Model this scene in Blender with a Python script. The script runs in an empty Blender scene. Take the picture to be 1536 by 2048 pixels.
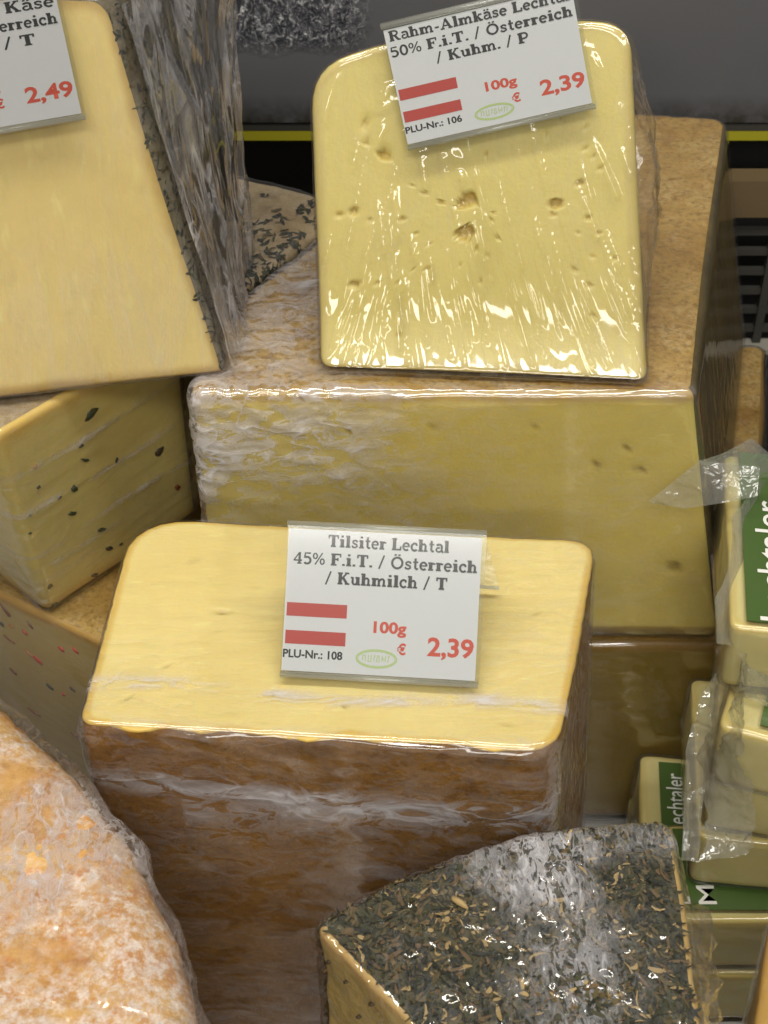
import bpy, math, random
import numpy as np
from mathutils import Vector, Matrix

random.seed(7)
rng = np.random.default_rng(7)
S = bpy.context.scene
COL = S.collection

# ------------------------------------------------------------------ camera
HC, PITCH, F = 0.58, math.radians(40.0), 3075.0      # metres, radians, focal length in photo pixels
cam_d = bpy.data.cameras.new('camera')
cam = bpy.data.objects.new('camera', cam_d); COL.objects.link(cam)
cam.location = (0, 0, HC)
cam.rotation_euler = (math.pi / 2 - PITCH, 0, 0)
cam_d.sensor_fit = 'HORIZONTAL'; cam_d.sensor_width = 36.0
cam_d.lens = 36.0 * F / 1536.0
cam_d.clip_start = 0.01; cam_d.clip_end = 50
cam_d.dof.use_dof = True; cam_d.dof.focus_distance = 0.53; cam_d.dof.aperture_fstop = 45
S.camera = cam

# ------------------------------------------------------------------ light (indoor shop counter)
W = bpy.data.worlds.new('World'); S.world = W; W.use_nodes = True
bg = W.node_tree.nodes['Background']
bg.inputs[0].default_value = (1.0, 0.93, 0.82, 1); bg.inputs[1].default_value = 0.125
def area(name, loc, target, sx, sy, power, color):
    d = bpy.data.lights.new(name, 'AREA'); d.shape = 'RECTANGLE'; d.size = sx; d.size_y = sy
    d.energy = power; d.color = color
    o = bpy.data.objects.new(name, d); COL.objects.link(o); o.location = loc
    o.rotation_euler = (Vector(target) - Vector(loc)).to_track_quat('-Z', 'Y').to_euler()
    return o
area('counter_lamp', (0.0, 0.22, 1.30), (0, 0.42, 0.15), 1.3, 0.07, 10.5, (1.0, 0.96, 0.86))
area('ceiling_lamp', (-0.1, -1.30, 2.10), (0, 0.45, 0.2), 1.5, 0.30, 29.0, (1.0, 0.97, 0.89))
area('added_far_lamp', (0.3, -3.6, 2.45), (0, 0.45, 0.2), 3.0, 0.40, 36.0, (1.0, 0.97, 0.89))  # added unseen lamp, for streaks on the film and front light on cards
S.view_settings.view_transform = 'Standard'; S.view_settings.look = 'None'
S.view_settings.exposure = 0.06; S.view_settings.gamma = 1.0
S.cycles.transparent_max_bounces = 20; S.cycles.max_bounces = 6; S.cycles.diffuse_bounces = 3; S.cycles.glossy_bounces = 3
S.cycles.caustics_reflective = False; S.cycles.caustics_refractive = False
S.cycles.sample_clamp_indirect = 4.0; S.cycles.use_adaptive_sampling = True; S.cycles.adaptive_threshold = 0.025

# ------------------------------------------------------------------ pixel -> place
FWD = np.array([0, math.cos(PITCH), -math.sin(PITCH)]); UP = np.array([0, math.sin(PITCH), math.cos(PITCH)])
RT = np.array([1.0, 0, 0]); CAM = np.array([0, 0, HC])
def ray(px, py): return FWD + RT * (px - 768) / F + UP * (1024 - py) / F
def onz(px, py, z):
    d = ray(px, py); return CAM + d * ((z - HC) / d[2])
def onplane(px, py, p0, n):
    d = ray(px, py); return CAM + d * (np.dot(p0 - CAM, n) / np.dot(d, n))
def V(*a): return np.array(a, float)
def unit(v): return v / (np.linalg.norm(v) + 1e-12)

# ------------------------------------------------------------------ noise (numpy value noise)
def _hash(i, j, k, s):
    h = (i * 374761393 + j * 668265263 + k * 2147483647 + s * 1274126177) & 0xFFFFFFFF
    h = ((h ^ (h >> 13)) * 1274126177) & 0xFFFFFFFF
    return ((h ^ (h >> 16)) & 0xFFFF) / 65535.0
def vnoise(P, seed=0):
    P = np.asarray(P, float); I = np.floor(P).astype(np.int64); f = P - I; f = f * f * (3 - 2 * f)
    r = 0
    for a in (0, 1):
        for b in (0, 1):
            for c in (0, 1):
                w = (f[:, 0] if a else 1 - f[:, 0]) * (f[:, 1] if b else 1 - f[:, 1]) * (f[:, 2] if c else 1 - f[:, 2])
                r = r + w * _hash(I[:, 0] + a, I[:, 1] + b, I[:, 2] + c, seed)
    return r * 2 - 1
def fbm(P, freq, oct=4, seed=0):
    r, a = 0, 1.0
    for o in range(oct):
        r = r + a * vnoise(P * freq * 2 ** o + 17.3 * o, seed + o); a *= 0.5
    return r
def wrinkle(P, direction, f_along, f_cross, seed=0):
    """ridged noise stretched along a direction: the tension folds of cling film"""
    d = unit(np.asarray(direction, float)); al = P @ d
    Q = (P - np.outer(al, d)) * f_cross + np.outer(al * f_along, d)
    Q = Q + 0.6 * np.stack([vnoise(P * 30 + 3, seed + 5), vnoise(P * 30 + 9, seed + 6), vnoise(P * 30 + 5, seed + 7)], 1)
    return (1 - np.abs(vnoise(Q, seed))) ** 3 + 0.4 * (1 - np.abs(vnoise(Q * 2.1 + 7, seed + 1))) ** 3

# ------------------------------------------------------------------ objects
def link_mesh(name, verts, faces, mat, parent=None, smooth=True):
    me = bpy.data.meshes.new(name)
    me.from_pydata([tuple(v) for v in verts], [], [tuple(f) for f in faces]); me.update()
    if smooth: me.polygons.foreach_set('use_smooth', [True] * len(me.polygons))
    if mat: me.materials.append(mat)
    o = bpy.data.objects.new(name, me); COL.objects.link(o)
    if parent: o.parent = parent
    return o
def tag(o, label, cat, group=None):
    o['label'] = label; o['category'] = cat
    if group: o['group'] = group
    return o
def thing(name, label, cat, loc, group=None):
    o = bpy.data.objects.new(name, None); COL.objects.link(o); o.location = tuple(loc); o.empty_display_size = 0.02
    return tag(o, label, cat, group)
def structure(o): o['kind'] = 'structure'; return o
def box_mesh(cx, cy, cz, sx, sy, sz):
    v = [(cx + a * sx / 2, cy + b * sy / 2, cz + c * sz / 2) for c in (-1, 1) for b in (-1, 1) for a in (-1, 1)]
    f = [(0, 2, 3, 1), (4, 5, 7, 6), (0, 1, 5, 4), (2, 6, 7, 3), (0, 4, 6, 2), (1, 3, 7, 5)]
    return v, f

# ------------------------------------------------------------------ materials
class NT:
    def __init__(s, name):
        s.m = bpy.data.materials.new(name); s.m.use_nodes = True; s.t = s.m.node_tree; s.t.nodes.clear()
        s.out = s.n('ShaderNodeOutputMaterial')
    def n(s, typ, ins=None, **props):
        nd = s.t.nodes.new(typ)
        for k, v in props.items(): setattr(nd, k, v)
        for k, v in (ins or {}).items():
            if hasattr(v, 'is_output') or hasattr(v, 'links'): s.t.links.new(v, nd.inputs[k])
            else: nd.inputs[k].default_value = v
        return nd
    def coord(s, scale=(1, 1, 1), rot=(0, 0, 0)):
        return s.n('ShaderNodeMapping', {'Vector': s.n('ShaderNodeTexCoord').outputs['Object'], 'Scale': scale, 'Rotation': rot}).outputs[0]
    def noise(s, scale, detail=4, rough=0.55, vec=None, dist=0.0):
        return s.n('ShaderNodeTexNoise', {'Vector': vec if vec else s.coord(), 'Scale': scale, 'Detail': detail, 'Roughness': rough, 'Distortion': dist}).outputs[0]
    def ramp(s, fac, stops, interp='LINEAR'):
        r = s.n('ShaderNodeValToRGB', {'Fac': fac}); r.color_ramp.interpolation = interp; e = r.color_ramp.elements
        while len(e) < len(stops): e.new(0.5)
        for el, (p, c) in zip(e, stops):
            el.position = p; el.color = (c if len(c) == 4 else (*c, 1)) if isinstance(c, tuple) else (c, c, c, 1)
        return r.outputs[0]
    def mix(s, fac, a, b, mode='MIX'):
        nd = s.n('ShaderNodeMix', data_type='RGBA', blend_type=mode)
        for i, v in ((0, fac), (6, a), (7, b)):
            if hasattr(v, 'is_output') or hasattr(v, 'links'): s.t.links.new(v, nd.inputs[i])
            else: nd.inputs[i].default_value = v if (i == 0 or len(v) == 4) else (*v, 1)
        return nd.outputs[2]
    def math(s, op, a, b=0.5, clamp=False):
        nd = s.n('ShaderNodeMath', operation=op); nd.use_clamp = clamp
        for i, v in ((0, a), (1, b)):
            if hasattr(v, 'is_output') or hasattr(v, 'links'): s.t.links.new(v, nd.inputs[i])
            else: nd.inputs[i].default_value = v
        return nd.outputs[0]
    def attr(s, name): return s.n('ShaderNodeAttribute', attribute_name=name).outputs['Fac']
    def bump(s, h, strength=0.3, dist=0.001): return s.n('ShaderNodeBump', {'Height': h, 'Strength': strength, 'Distance': dist}).outputs[0]
    def done(s, sh): s.t.links.new(sh, s.out.inputs[0]); return s.m
    def principled(s, **k): return s.n('ShaderNodeBsdfPrincipled', {a.replace('_', ' '): b for a, b in k.items()}).outputs[0]

def plain(name, col, rough=0.5, **k):
    t = NT(name); return t.done(t.principled(Base_Color=(*col, 1), Roughness=rough, **k))
def paste_mat(name, c1, c2, rim, eye=(0.30, 0.19, 0.03), rim_w=0.006, streak=(0, 0, 0), speck=None, drag=None):
    t = NT(name)
    n1 = t.noise(22, 3); n2 = t.noise(160, 5, 0.65, t.coord((1, 0.25, 1), streak))
    col = t.mix(t.ramp(n1, [(0.3, 0.0), (0.7, 1.0)]), c1, c2)
    col = t.mix(t.math('MULTIPLY', t.ramp(n2, [(0.45, 0.0), (0.75, 1.0)]), 0.22), col, tuple(x * 1.15 for x in c2))
    if speck:
        col = t.mix(t.ramp(t.noise(420, 2), [(0.66, 0.0), (0.70, 0.6)]), col, speck)
    hb = t.noise(700, 3, 0.6)
    if drag:
        dn = t.noise(1.0, 3, 0.6, t.coord(drag), 0.3)
        col = t.mix(t.math('MULTIPLY', t.ramp(dn, [(0.60, 0.0), (0.70, 1.0)]), 0.22), col, tuple(x * 0.72 for x in c1))
        col = t.mix(t.math('MULTIPLY', t.ramp(t.noise(1.3, 2, 0.6, t.coord(drag), 0.2), [(0.62, 0.0), (0.72, 1.0)]), 0.35), col, tuple(min(0.92, x * 1.25) for x in c2))
        hb = t.math('SUBTRACT', hb, t.math('MULTIPLY', dn, 1.5))
    edge = t.math('ADD', t.attr('rim'), t.math('MULTIPLY', t.math('SUBTRACT', t.noise(60, 3), 0.5), rim_w * 0.9))
    e = t.n('ShaderNodeMapRange', {'Value': edge, 'From Min': 0.0, 'From Max': rim_w, 'To Min': 1.0, 'To Max': 0.0}); e.interpolation_type = 'SMOOTHSTEP'
    col = t.mix(e.outputs[0], col, rim)
    col = t.mix(t.attr('eye'), col, eye)  # deeper amber of moist holes, with their shade put into the colour
    b = t.bump(hb, 0.2, 0.0006)
    return t.done(t.principled(Base_Color=col, Roughness=0.42, Normal=b, Subsurface_Weight=0.35, Subsurface_Radius=(1.0, 0.6, 0.2), Subsurface_Scale=0.005))
def rind_mat(name, c1, c2, c3, bloom=None, bloom_amt=0.5, scale=1.0, grain=900, stretch=(1, 1, 1), speck=0.35, bloom_shift=0.0):
    t = NT(name); v = t.coord(stretch)
    col = t.mix(t.ramp(t.noise(35 * scale, 6, 0.65, v), [(0.35, 0.0), (0.62, 1.0)]), c1, c2)
    col = t.mix(t.ramp(t.noise(90 * scale, 5, 0.7, v, 0.6), [(0.5, 0.0), (0.72, 0.9)]), col, c3)
    if bloom:
        a = t.math('MULTIPLY', t.ramp(t.noise(26 * scale, 4, 0.6, v), [(0.46 - bloom_shift, 0.0), (0.6 - bloom_shift, 1.0)]), t.ramp(t.noise(310, 5, 0.75, v), [(0.42, 0.0), (0.6, 1.0)]))
        col = t.mix(t.math('MULTIPLY', a, bloom_amt), col, bloom)
    g = t.noise(grain, 4, 0.7)
    col = t.mix(t.math('MULTIPLY', t.ramp(g, [(0.48, 0.0), (0.70, 1.0)]), speck), col, tuple(x * 0.5 for x in c1))
    h = t.math('ADD', t.math('MULTIPLY', t.noise(120, 5, 0.7), 1.0), t.math('MULTIPLY', g, 0.5))
    return t.done(t.principled(Base_Color=col, Roughness=0.6, Normal=t.bump(h, 0.6, 0.0012), Subsurface_Weight=0.1, Subsurface_Scale=0.003))
def film_mat(name, rot=(0, 0, 0), stretch=(60, 8, 60), haze=0.12, haze_hi=0.35, haze_scale=18, bump=0.8, rough=0.09, gain=1.6, cap=0.30, crease=1.0, lines=0.05, line_h=0.9):
    """cling film: clear, fresnel gloss on a creased surface, milky where layers crumple (attribute haze adds to it)"""
    t = NT(name); vec = t.coord(stretch, rot); hz = t.attr('haze')
    n1 = t.noise(1.0, 2, 0.6, vec, 0.4)
    h1 = t.math('ABSOLUTE', t.math('SUBTRACT', n1, 0.5))
    nb = t.n('ShaderNodeBump', {'Height': t.math('SUBTRACT', 0.5, h1), 'Strength': t.math('ADD', bump, t.math('MULTIPLY', hz, crease), True), 'Distance': 0.0035}).outputs[0]
    fr = t.n('ShaderNodeFresnel', {'IOR': 1.5, 'Normal': nb}).outputs[0]
    fr = t.math('MINIMUM', t.math('MULTIPLY', fr, gain), cap)
    gl = t.n('ShaderNodeBsdfGlossy', {'Color': (1, 1, 1, 1), 'Roughness': rough, 'Normal': nb}).outputs[0]
    tr = t.n('ShaderNodeBsdfTransparent', {'Color': (0.99, 0.99, 0.99, 1)}).outputs[0]
    mc = (0.80, 0.78, 0.82, 1)
    milk = t.n('ShaderNodeMixShader', {0: 0.4, 1: t.n('ShaderNodeBsdfDiffuse', {'Color': mc, 'Normal': nb}).outputs[0],
                                       2: t.n('ShaderNodeBsdfTranslucent', {'Color': mc, 'Normal': nb}).outputs[0]}).outputs[0]
    big = t.noise(haze_scale, 3, 0.65)
    a = t.ramp(big, [(0.48, haze), (0.72, haze_hi)])
    n2 = t.noise(2.2, 3, 0.7, vec, 0.8)
    streak = t.ramp(n2, [(0.42, 0.15), (0.70, 1.7)])
    a = t.math('MULTIPLY', t.math('ADD', a, hz), streak, True)
    # crisp crease lines where the film is pinched
    l1 = t.ramp(h1, [(0.0, 1.0), (0.030, 0.0)])
    l2 = t.ramp(t.math('ABSOLUTE', t.math('SUBTRACT', n2, 0.5)), [(0.0, 0.7), (0.045, 0.0)])
    amt = t.math('ADD', t.math('MULTIPLY', t.ramp(big, [(0.40, 0.15), (0.65, 1.6)]), lines), t.math('MULTIPLY', hz, line_h))
    a = t.math('ADD', a, t.math('MULTIPLY', t.math('MAXIMUM', l1, l2), amt), True)
    s1 = t.n('ShaderNodeMixShader', {0: a, 1: tr, 2: milk}).outputs[0]
    return t.done(t.n('ShaderNodeMixShader', {0: fr, 1: s1, 2: gl}).outputs[0])

M = {}
M['paste_tilsiter'] = paste_mat('paste_tilsiter', (0.81, 0.65, 0.25), (0.84, 0.69, 0.29), (0.70, 0.47, 0.11), rim_w=0.0025, drag=(70, 420, 200))
M['paste_alm'] = paste_mat('paste_alm', (0.68, 0.57, 0.18), (0.72, 0.60, 0.21), (0.62, 0.50, 0.18), eye=(0.46, 0.30, 0.05), rim_w=0.003)
M['paste_wedge'] = paste_mat('paste_wedge', (0.72, 0.56, 0.14), (0.75, 0.60, 0.17), (0.50, 0.34, 0.10), rim_w=0.007)
M['paste_left'] = paste_mat('paste_left', (0.79, 0.62, 0.25), (0.82, 0.66, 0.28), (0.58, 0.40, 0.14), rim_w=0.005, drag=(130, 130, 40))
M['paste_herb'] = paste_mat('paste_herb', (0.66, 0.49, 0.17), (0.72, 0.55, 0.21), (0.55, 0.36, 0.13), rim_w=0.008)
M['paste_cream'] = paste_mat('paste_cream', (0.88, 0.68, 0.21), (0.90, 0.73, 0.26), (0.76, 0.52, 0.14), rim_w=0.012)
M['paste_pepper'] = paste_mat('paste_pepper', (0.58, 0.40, 0.10), (0.64, 0.46, 0.13), (0.50, 0.30, 0.08))
M['paste_shaded'] = paste_mat('paste_shaded', (0.27, 0.175, 0.028), (0.31, 0.21, 0.04), (0.30, 0.18, 0.05), rim_w=0.006)  # shade over the lower wedge is put into this darker paste
M['paste_pale'] = paste_mat('paste_pale', (0.74, 0.64, 0.27), (0.78, 0.68, 0.31), (0.70, 0.56, 0.20), rim_w=0.003)
M['rind_brown'] = rind_mat('rind_brown', (0.29, 0.130, 0.020), (0.38, 0.185, 0.034), (0.19, 0.076, 0.013), stretch=(0.9, 0.9, 1.0), grain=420, speck=0.6)
M['rind_tan'] = rind_mat('rind_tan', (0.40, 0.23, 0.050), (0.50, 0.32, 0.085), (0.28, 0.14, 0.03), bloom=(0.62, 0.45, 0.20), bloom_amt=0.7, grain=380, speck=0.8)
M['rind_pale'] = rind_mat('rind_pale', (0.50, 0.36, 0.13), (0.58, 0.43, 0.18), (0.36, 0.23, 0.07))
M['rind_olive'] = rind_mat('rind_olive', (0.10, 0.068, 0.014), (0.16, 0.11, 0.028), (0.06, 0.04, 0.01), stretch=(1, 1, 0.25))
M['rind_orange'] = rind_mat('rind_orange', (0.58, 0.25, 0.055), (0.70, 0.42, 0.14), (0.52, 0.18, 0.05), bloom=(0.84, 0.70, 0.60), bloom_amt=1.0, grain=260, scale=1.0, speck=0.4, bloom_shift=0.05)
M['rind_crust'] = rind_mat('rind_crust', (0.34, 0.24, 0.12), (0.44, 0.33, 0.18), (0.20, 0.14, 0.07), bloom=(0.55, 0.48, 0.38), bloom_amt=0.5)
M['rind_grey'] = rind_mat('rind_grey', (0.13, 0.105, 0.06), (0.19, 0.155, 0.09), (0.07, 0.06, 0.035), bloom=(0.3, 0.27, 0.22), bloom_amt=0.4)
M['rind_herb'] = rind_mat('rind_herb', (0.050, 0.047, 0.022), (0.09, 0.075, 0.035), (0.030, 0.032, 0.022), grain=800)

# ------------------------------------------------------------------ the cheese builder
def fillet_loop(corners, radii, ne, nf=6):
    """rounded polygon; returns points and, for each point, the index of the polygon edge it lies on"""
    n = len(corners); pts, edge = [], []
    c = [np.asarray(p, float) for p in corners]
    ins, outs = [], []
    for i in range(n):
        a, b, d = c[i - 1], c[i], c[(i + 1) % n]
        u, w = unit(a - b), unit(d - b)
        r = min(radii[i], 0.45 * np.linalg.norm(a - b), 0.45 * np.linalg.norm(d - b))
        ins.append(b + u * r); outs.append(b + w * r)
    for i in range(n):
        for k in range(nf):
            t = k / nf; q = (1 - t) ** 2 * ins[i] + 2 * t * (1 - t) * c[i] + t * t * outs[i]
            pts.append(q); edge.append((i - 1) % n if t < 0.5 else i)
        p, q = outs[i], ins[(i + 1) % n]
        for k in range(ne[i]):
            pts.append(p + (q - p) * k / ne[i]); edge.append(i)
    return np.array(pts), np.array(edge)

class Body:
    """rounded solid lofted between loop A and loop B, each capped; kept as numpy arrays"""
    def __init__(s, A, B, radii, res=0.003, eA=0.003, eB=0.003, radiiB=None, bulge=0.0, caps=(1, 1), bevel_cap=False):
        ne = [max(2, int(max(np.linalg.norm(A[(i + 1) % len(A)] - A[i]), np.linalg.norm(B[(i + 1) % len(B)] - B[i])) / res)) for i in range(len(A))]
        LA, ed = fillet_loop(A, radii, ne); LB, _ = fillet_loop(B, radiiB or radii, ne)
        cA, cB = LA.mean(0), LB.mean(0); N = len(LA); s.N = N
        depth = np.linalg.norm(cB - cA)
        rows, zone, rimA = [], [], []
        rad = np.linalg.norm(LA - cA, axis=1).mean(); radB = np.linalg.norm(LB - cB, axis=1).mean()
        nr = max(4, int(rad / res * caps[0])); nrB = max(4, int(radB / res * caps[1]))
        dirA = unit(cB - cA)
        def inset(L, c, r):
            d = c - L; ln = np.linalg.norm(d, axis=1)[:, None]; return L + d / ln * r
        LAi, LBi = inset(LA, cA, eA), inset(LB, cB, eB)
        for k in range(1, nr + 1):
            q = k / nr; rows.append(cA + (LAi - cA) * q); zone.append('A'); rimA.append((1 - q) * np.linalg.norm(LAi - cA, axis=1))
        nb = 4
        for k in range(1, nb + 1):
            ph = k / nb * math.pi / 2
            L = LA + (LB - LA) * (eA * (1 - math.cos(ph)) / depth)
            rows.append(inset(L, cA + dirA * eA, eA * (1 - math.sin(ph)))); zone.append('A' if bevel_cap else 's'); rimA.append(np.zeros(N))
        ns = max(3, int(depth / res))
        for k in range(1, ns):
            q = eA / depth + (1 - (eA + eB) / depth) * k / ns
            L = LA + (LB - LA) * q
            if bulge: L = L + (L - (cA + (cB - cA) * q)) * bulge * math.sin(math.pi * q)
            rows.append(L); zone.append('s'); rimA.append(np.full(N, min(q, 1 - q) * depth))
        for k in range(0, nb):
            ph = math.pi / 2 * (1 - k / nb)
            L = LB + (LA - LB) * (eB * (1 - math.cos(ph)) / depth)
            rows.append(inset(L, cB - dirA * eB, eB * (1 - math.sin(ph)))); zone.append('s'); rimA.append(np.zeros(N))
        for k in range(nrB, 0, -1):
            q = k / nrB; rows.append(cB + (LBi - cB) * q); zone.append('B'); rimA.append((1 - q) * np.linalg.norm(LBi - cB, axis=1))
        s.co = np.concatenate(rows + [cA[None], cB[None]]); s.rim = np.concatenate(rimA + [[1.0], [1.0]])
        R = len(rows); s.R = R; s.edge = ed; s.zone = zone; iA, iB = R * N, R * N + 1
        j = np.arange(N); j2 = (j + 1) % N; F4 = []; T = []
        for r in range(R - 1):
            F4.append(np.stack([r * N + j, (r + 1) * N + j, (r + 1) * N + j2, r * N + j2], 1))
            z = zone[r] if zone[r] == zone[r + 1] else 's'
            T += [z if z != 's' else int(e) for e in ed]
        s.quads = np.concatenate(F4); s.qtag = T
        s.tris = np.concatenate([np.stack([np.full(N, iA), j, j2], 1), np.stack([np.full(N, iB), (R - 1) * N + j2, (R - 1) * N + j], 1)])
        s.ttag = ['A'] * N + ['B'] * N
        s.vz = np.array(sum([[z] * N for z in zone], []) + ['A', 'B'])
        s.orient()
    def orient(s):
        # faces outwards (signed volume)
        q = s.quads; c = s.co.mean(0)
        a, b, d, e = (s.co[q[:, i]] - c for i in range(4))
        vol = np.einsum('ij,ij->i', a, np.cross(b, d)).sum() + np.einsum('ij,ij->i', a, np.cross(d, e)).sum()
        if vol < 0: s.quads = s.quads[:, ::-1]; s.tris = s.tris[:, ::-1]
        s.normals()
    def normals(s):
        n = np.zeros_like(s.co)
        for Fs in (s.quads, s.tris):
            a, b, c = s.co[Fs[:, 0]], s.co[Fs[:, 1]], s.co[Fs[:, -1]]
            fn = np.cross(b - a, c - a)
            if Fs.shape[1] == 4: fn = np.cross(s.co[Fs[:, 2]] - a, s.co[Fs[:, 3]] - b)
            for i in range(Fs.shape[1]): np.add.at(n, Fs[:, i], fn)
        s.no = n / (np.linalg.norm(n, axis=1)[:, None] + 1e-15)
    def push(s, amt, along=None):
        s.co = s.co + (s.no if along is None else along) * np.asarray(amt)[:, None]; return s
    def finish(s, root, parts, attrs=None, base=None):
        """parts: {part name: (list of tags, material)}; every part becomes a mesh of its own"""
        base = np.array(root.location) if base is None else base
        out = {}
        tags = s.qtag + s.ttag
        faces = [tuple(f) for f in s.quads] + [tuple(f) for f in s.tris]
        allattrs = {'rim': s.rim}; allattrs.update(attrs or {})
        for name, (tg, mat) in parts.items():
            fs = [f for f, t in zip(faces, tags) if tg is None or t in tg]
            if not fs: continue
            used = np.unique(np.concatenate([np.array(f) for f in fs])); mp = np.zeros(len(s.co), int); mp[used] = np.arange(len(used))
            o = link_mesh(name, s.co[used] - base, [[int(mp[i]) for i in f] for f in fs], mat, root)
            for an, av in allattrs.items():
                at = o.data.attributes.new(an, 'FLOAT', 'POINT'); at.data.foreach_set('value', np.asarray(av, float)[used])
            out[name] = o
        return out
def hit(b, px, py):
    """where the line of sight through a pixel meets a body: point and outward normal"""
    d = ray(px, py); T = np.concatenate([b.quads[:, [0, 1, 2]], b.quads[:, [0, 2, 3]]])
    v0 = b.co[T[:, 0]]; e1 = b.co[T[:, 1]] - v0; e2 = b.co[T[:, 2]] - v0; h = np.cross(d, e2); a = np.einsum('ij,ij->i', e1, h)
    a = np.where(np.abs(a) < 1e-14, 1e-14, a); s_ = CAM - v0; u_ = np.einsum('ij,ij->i', s_, h) / a; q = np.cross(s_, e1); v_ = (q @ d) / a; t_ = np.einsum('ij,ij->i', e2, q) / a
    ok = (u_ >= -1e-6) & (v_ >= -1e-6) & (u_ + v_ <= 1 + 1e-6) & (t_ > 0)
    if not ok.any(): return None
    i = np.where(ok)[0][np.argmin(t_[ok])]; n = unit(np.cross(e1[i], e2[i])); n = n if n @ d < 0 else -n
    return CAM + d * t_[i], n
def at_z(pts, z): return [V(p[0], p[1], z) for p in pts]
def shift(poly, d):
    P = np.array(poly); c = P.mean(0); return [p + unit(p - c) * d for p in P]

def film(A, B, radii, root, mat, wr, res=0.0018, off=0.0012, e=0.004, haze=None, extra=None, name='film', radiiB=None, eB=None):
    b = Body(A, B, radii, res, e, eB or e, radiiB=radiiB)
    w = wr(b.co, b.no)
    b.push(off + w)
    if extra: extra(b)
    hz = haze(b.co) if haze else np.zeros(len(b.co))
    return b.finish(root, {name: (None, mat)}, {'haze': hz})[name]

# ------------------------------------------------------------------ setting
t = NT('deck_steel')
g = t.noise(30, 5, 0.6, t.coord((40, 1, 1)))
M['deck'] = t.done(t.principled(Base_Color=t.mix(g, (0.34, 0.33, 0.32), (0.44, 0.43, 0.42)), Metallic=0.3, Roughness=0.4))
structure(link_mesh('counter_deck', *box_mesh(0, 0.30, -0.012, 1.6, 1.06, 0.02), M['deck'], smooth=False))
t = NT('panel_steel')
vec = t.coord()
sep = t.n('ShaderNodeSeparateXYZ', {'Vector': vec})
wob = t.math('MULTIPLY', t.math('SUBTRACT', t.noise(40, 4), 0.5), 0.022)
# reflection of crinkled film painted into the upper panel, ragged at its lower edge
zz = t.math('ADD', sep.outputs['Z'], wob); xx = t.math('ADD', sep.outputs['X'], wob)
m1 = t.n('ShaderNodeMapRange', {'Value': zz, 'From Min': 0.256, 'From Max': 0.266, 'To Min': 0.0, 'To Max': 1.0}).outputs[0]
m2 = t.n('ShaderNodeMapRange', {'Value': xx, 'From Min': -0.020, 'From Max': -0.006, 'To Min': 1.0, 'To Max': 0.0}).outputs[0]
refl_mask = t.math('MULTIPLY', m1, m2)
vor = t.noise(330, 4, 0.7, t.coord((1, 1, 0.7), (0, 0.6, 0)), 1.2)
refl_col = t.ramp(vor, [(0.44, (0.035, 0.036, 0.045)), (0.56, (0.15, 0.15, 0.165)), (0.70, (0.62, 0.62, 0.62))])
grime = t.math('MULTIPLY', t.n('ShaderNodeMapRange', {'Value': sep.outputs['Z'], 'From Min': 0.2195, 'From Max': 0.236, 'To Min': 1.0, 'To Max': 0.0}).outputs[0], t.ramp(t.noise(90, 5, 0.7), [(0.3, 0.2), (0.6, 1.0)]))
pc = t.mix(t.noise(14, 4), (0.090, 0.091, 0.099), (0.118, 0.117, 0.124))
pc = t.mix(grime, pc, (0.022, 0.018, 0.012)); pc = t.mix(refl_mask, pc, refl_col)
M['panel'] = t.done(t.principled(Base_Color=pc, Metallic=0.15, Roughness=0.42, Normal=t.bump(t.math('MULTIPLY', vor, refl_mask), 1.0, 0.002)))
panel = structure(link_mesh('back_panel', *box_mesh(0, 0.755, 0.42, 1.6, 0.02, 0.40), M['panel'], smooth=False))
M['yellow'] = plain('yellow_trim', (0.30, 0.27, 0.015), 0.4)
M['black'] = plain('black_plastic', (0.012, 0.012, 0.011), 0.6)
M['grille'] = plain('grille_plastic', (0.035, 0.033, 0.028), 0.5)
link_mesh('yellow_trim_strip', *box_mesh(0, 0.752, 0.2120, 1.6, 0.012, 0.0052), M['yellow'], panel, smooth=False)
link_mesh('trim_lip', *box_mesh(0, 0.754, 0.2169, 1.6, 0.016, 0.0038), M['grille'], panel, smooth=False)
structure(link_mesh('recess_wall', *box_mesh(0, 0.84, 0.10, 1.6, 0.02, 0.24), M['black'], smooth=False))

# ------------------------------------------------------------------ lower wedge (under the big one)
FILM = {}
FILM['soft'] = film_mat('film_soft', (0, 0, 0), (10, 60, 90), 0.0, 0.06, 14, 0.25)
FILM['wedge'] = film_mat('film_wedge', (0, 0.35, 0), (38, 60, 70), 0.0, 0.0, 12, 0.05, crease=1.5, lines=0.05, line_h=0.65)
FILM['crumple'] = film_mat('film_crumple', (0.2, 0.3, 0.4), (70, 60, 80), 0.0, 0.08, 22, 0.9)
FILM['tilsiter'] = film_mat('film_tilsiter', (0, 0.04, 0.06), (26, 80, 60), 0.0, 0.03, 12, 0.2, lines=0.08, line_h=0.6)
FILM['alm'] = film_mat('film_alm', (0, -0.28, 0), (70, 40, 7), 0.0, 0.01, 14, 0.03, rough=0.07, gain=1.8, lines=0.07)
FILM['left'] = film_mat('film_left', (0, 0.35, 0), (42, 30, 4.0), 0.0, 0.11, 12, 0.2, rough=0.16, gain=1.3, lines=0.10)
FILM['side'] = film_mat('film_side', (0, -0.2, 0), (80, 60, 12), 0.04, 0.26, 30, 0.8, gain=2.2, cap=0.5, lines=0.35)
FILM['herb'] = film_mat('film_herb', (0, 0, 0.5), (170, 75, 110), 0.0, 0.0, 20, 0.6, rough=0.10, gain=1.7, cap=0.35, lines=0.08)
FILM['orange'] = film_mat('film_orange', (0, 0, 0.7), (110, 60, 80), 0.0, 0.05, 26, 0.5, rough=0.16, lines=0.10)

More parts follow.
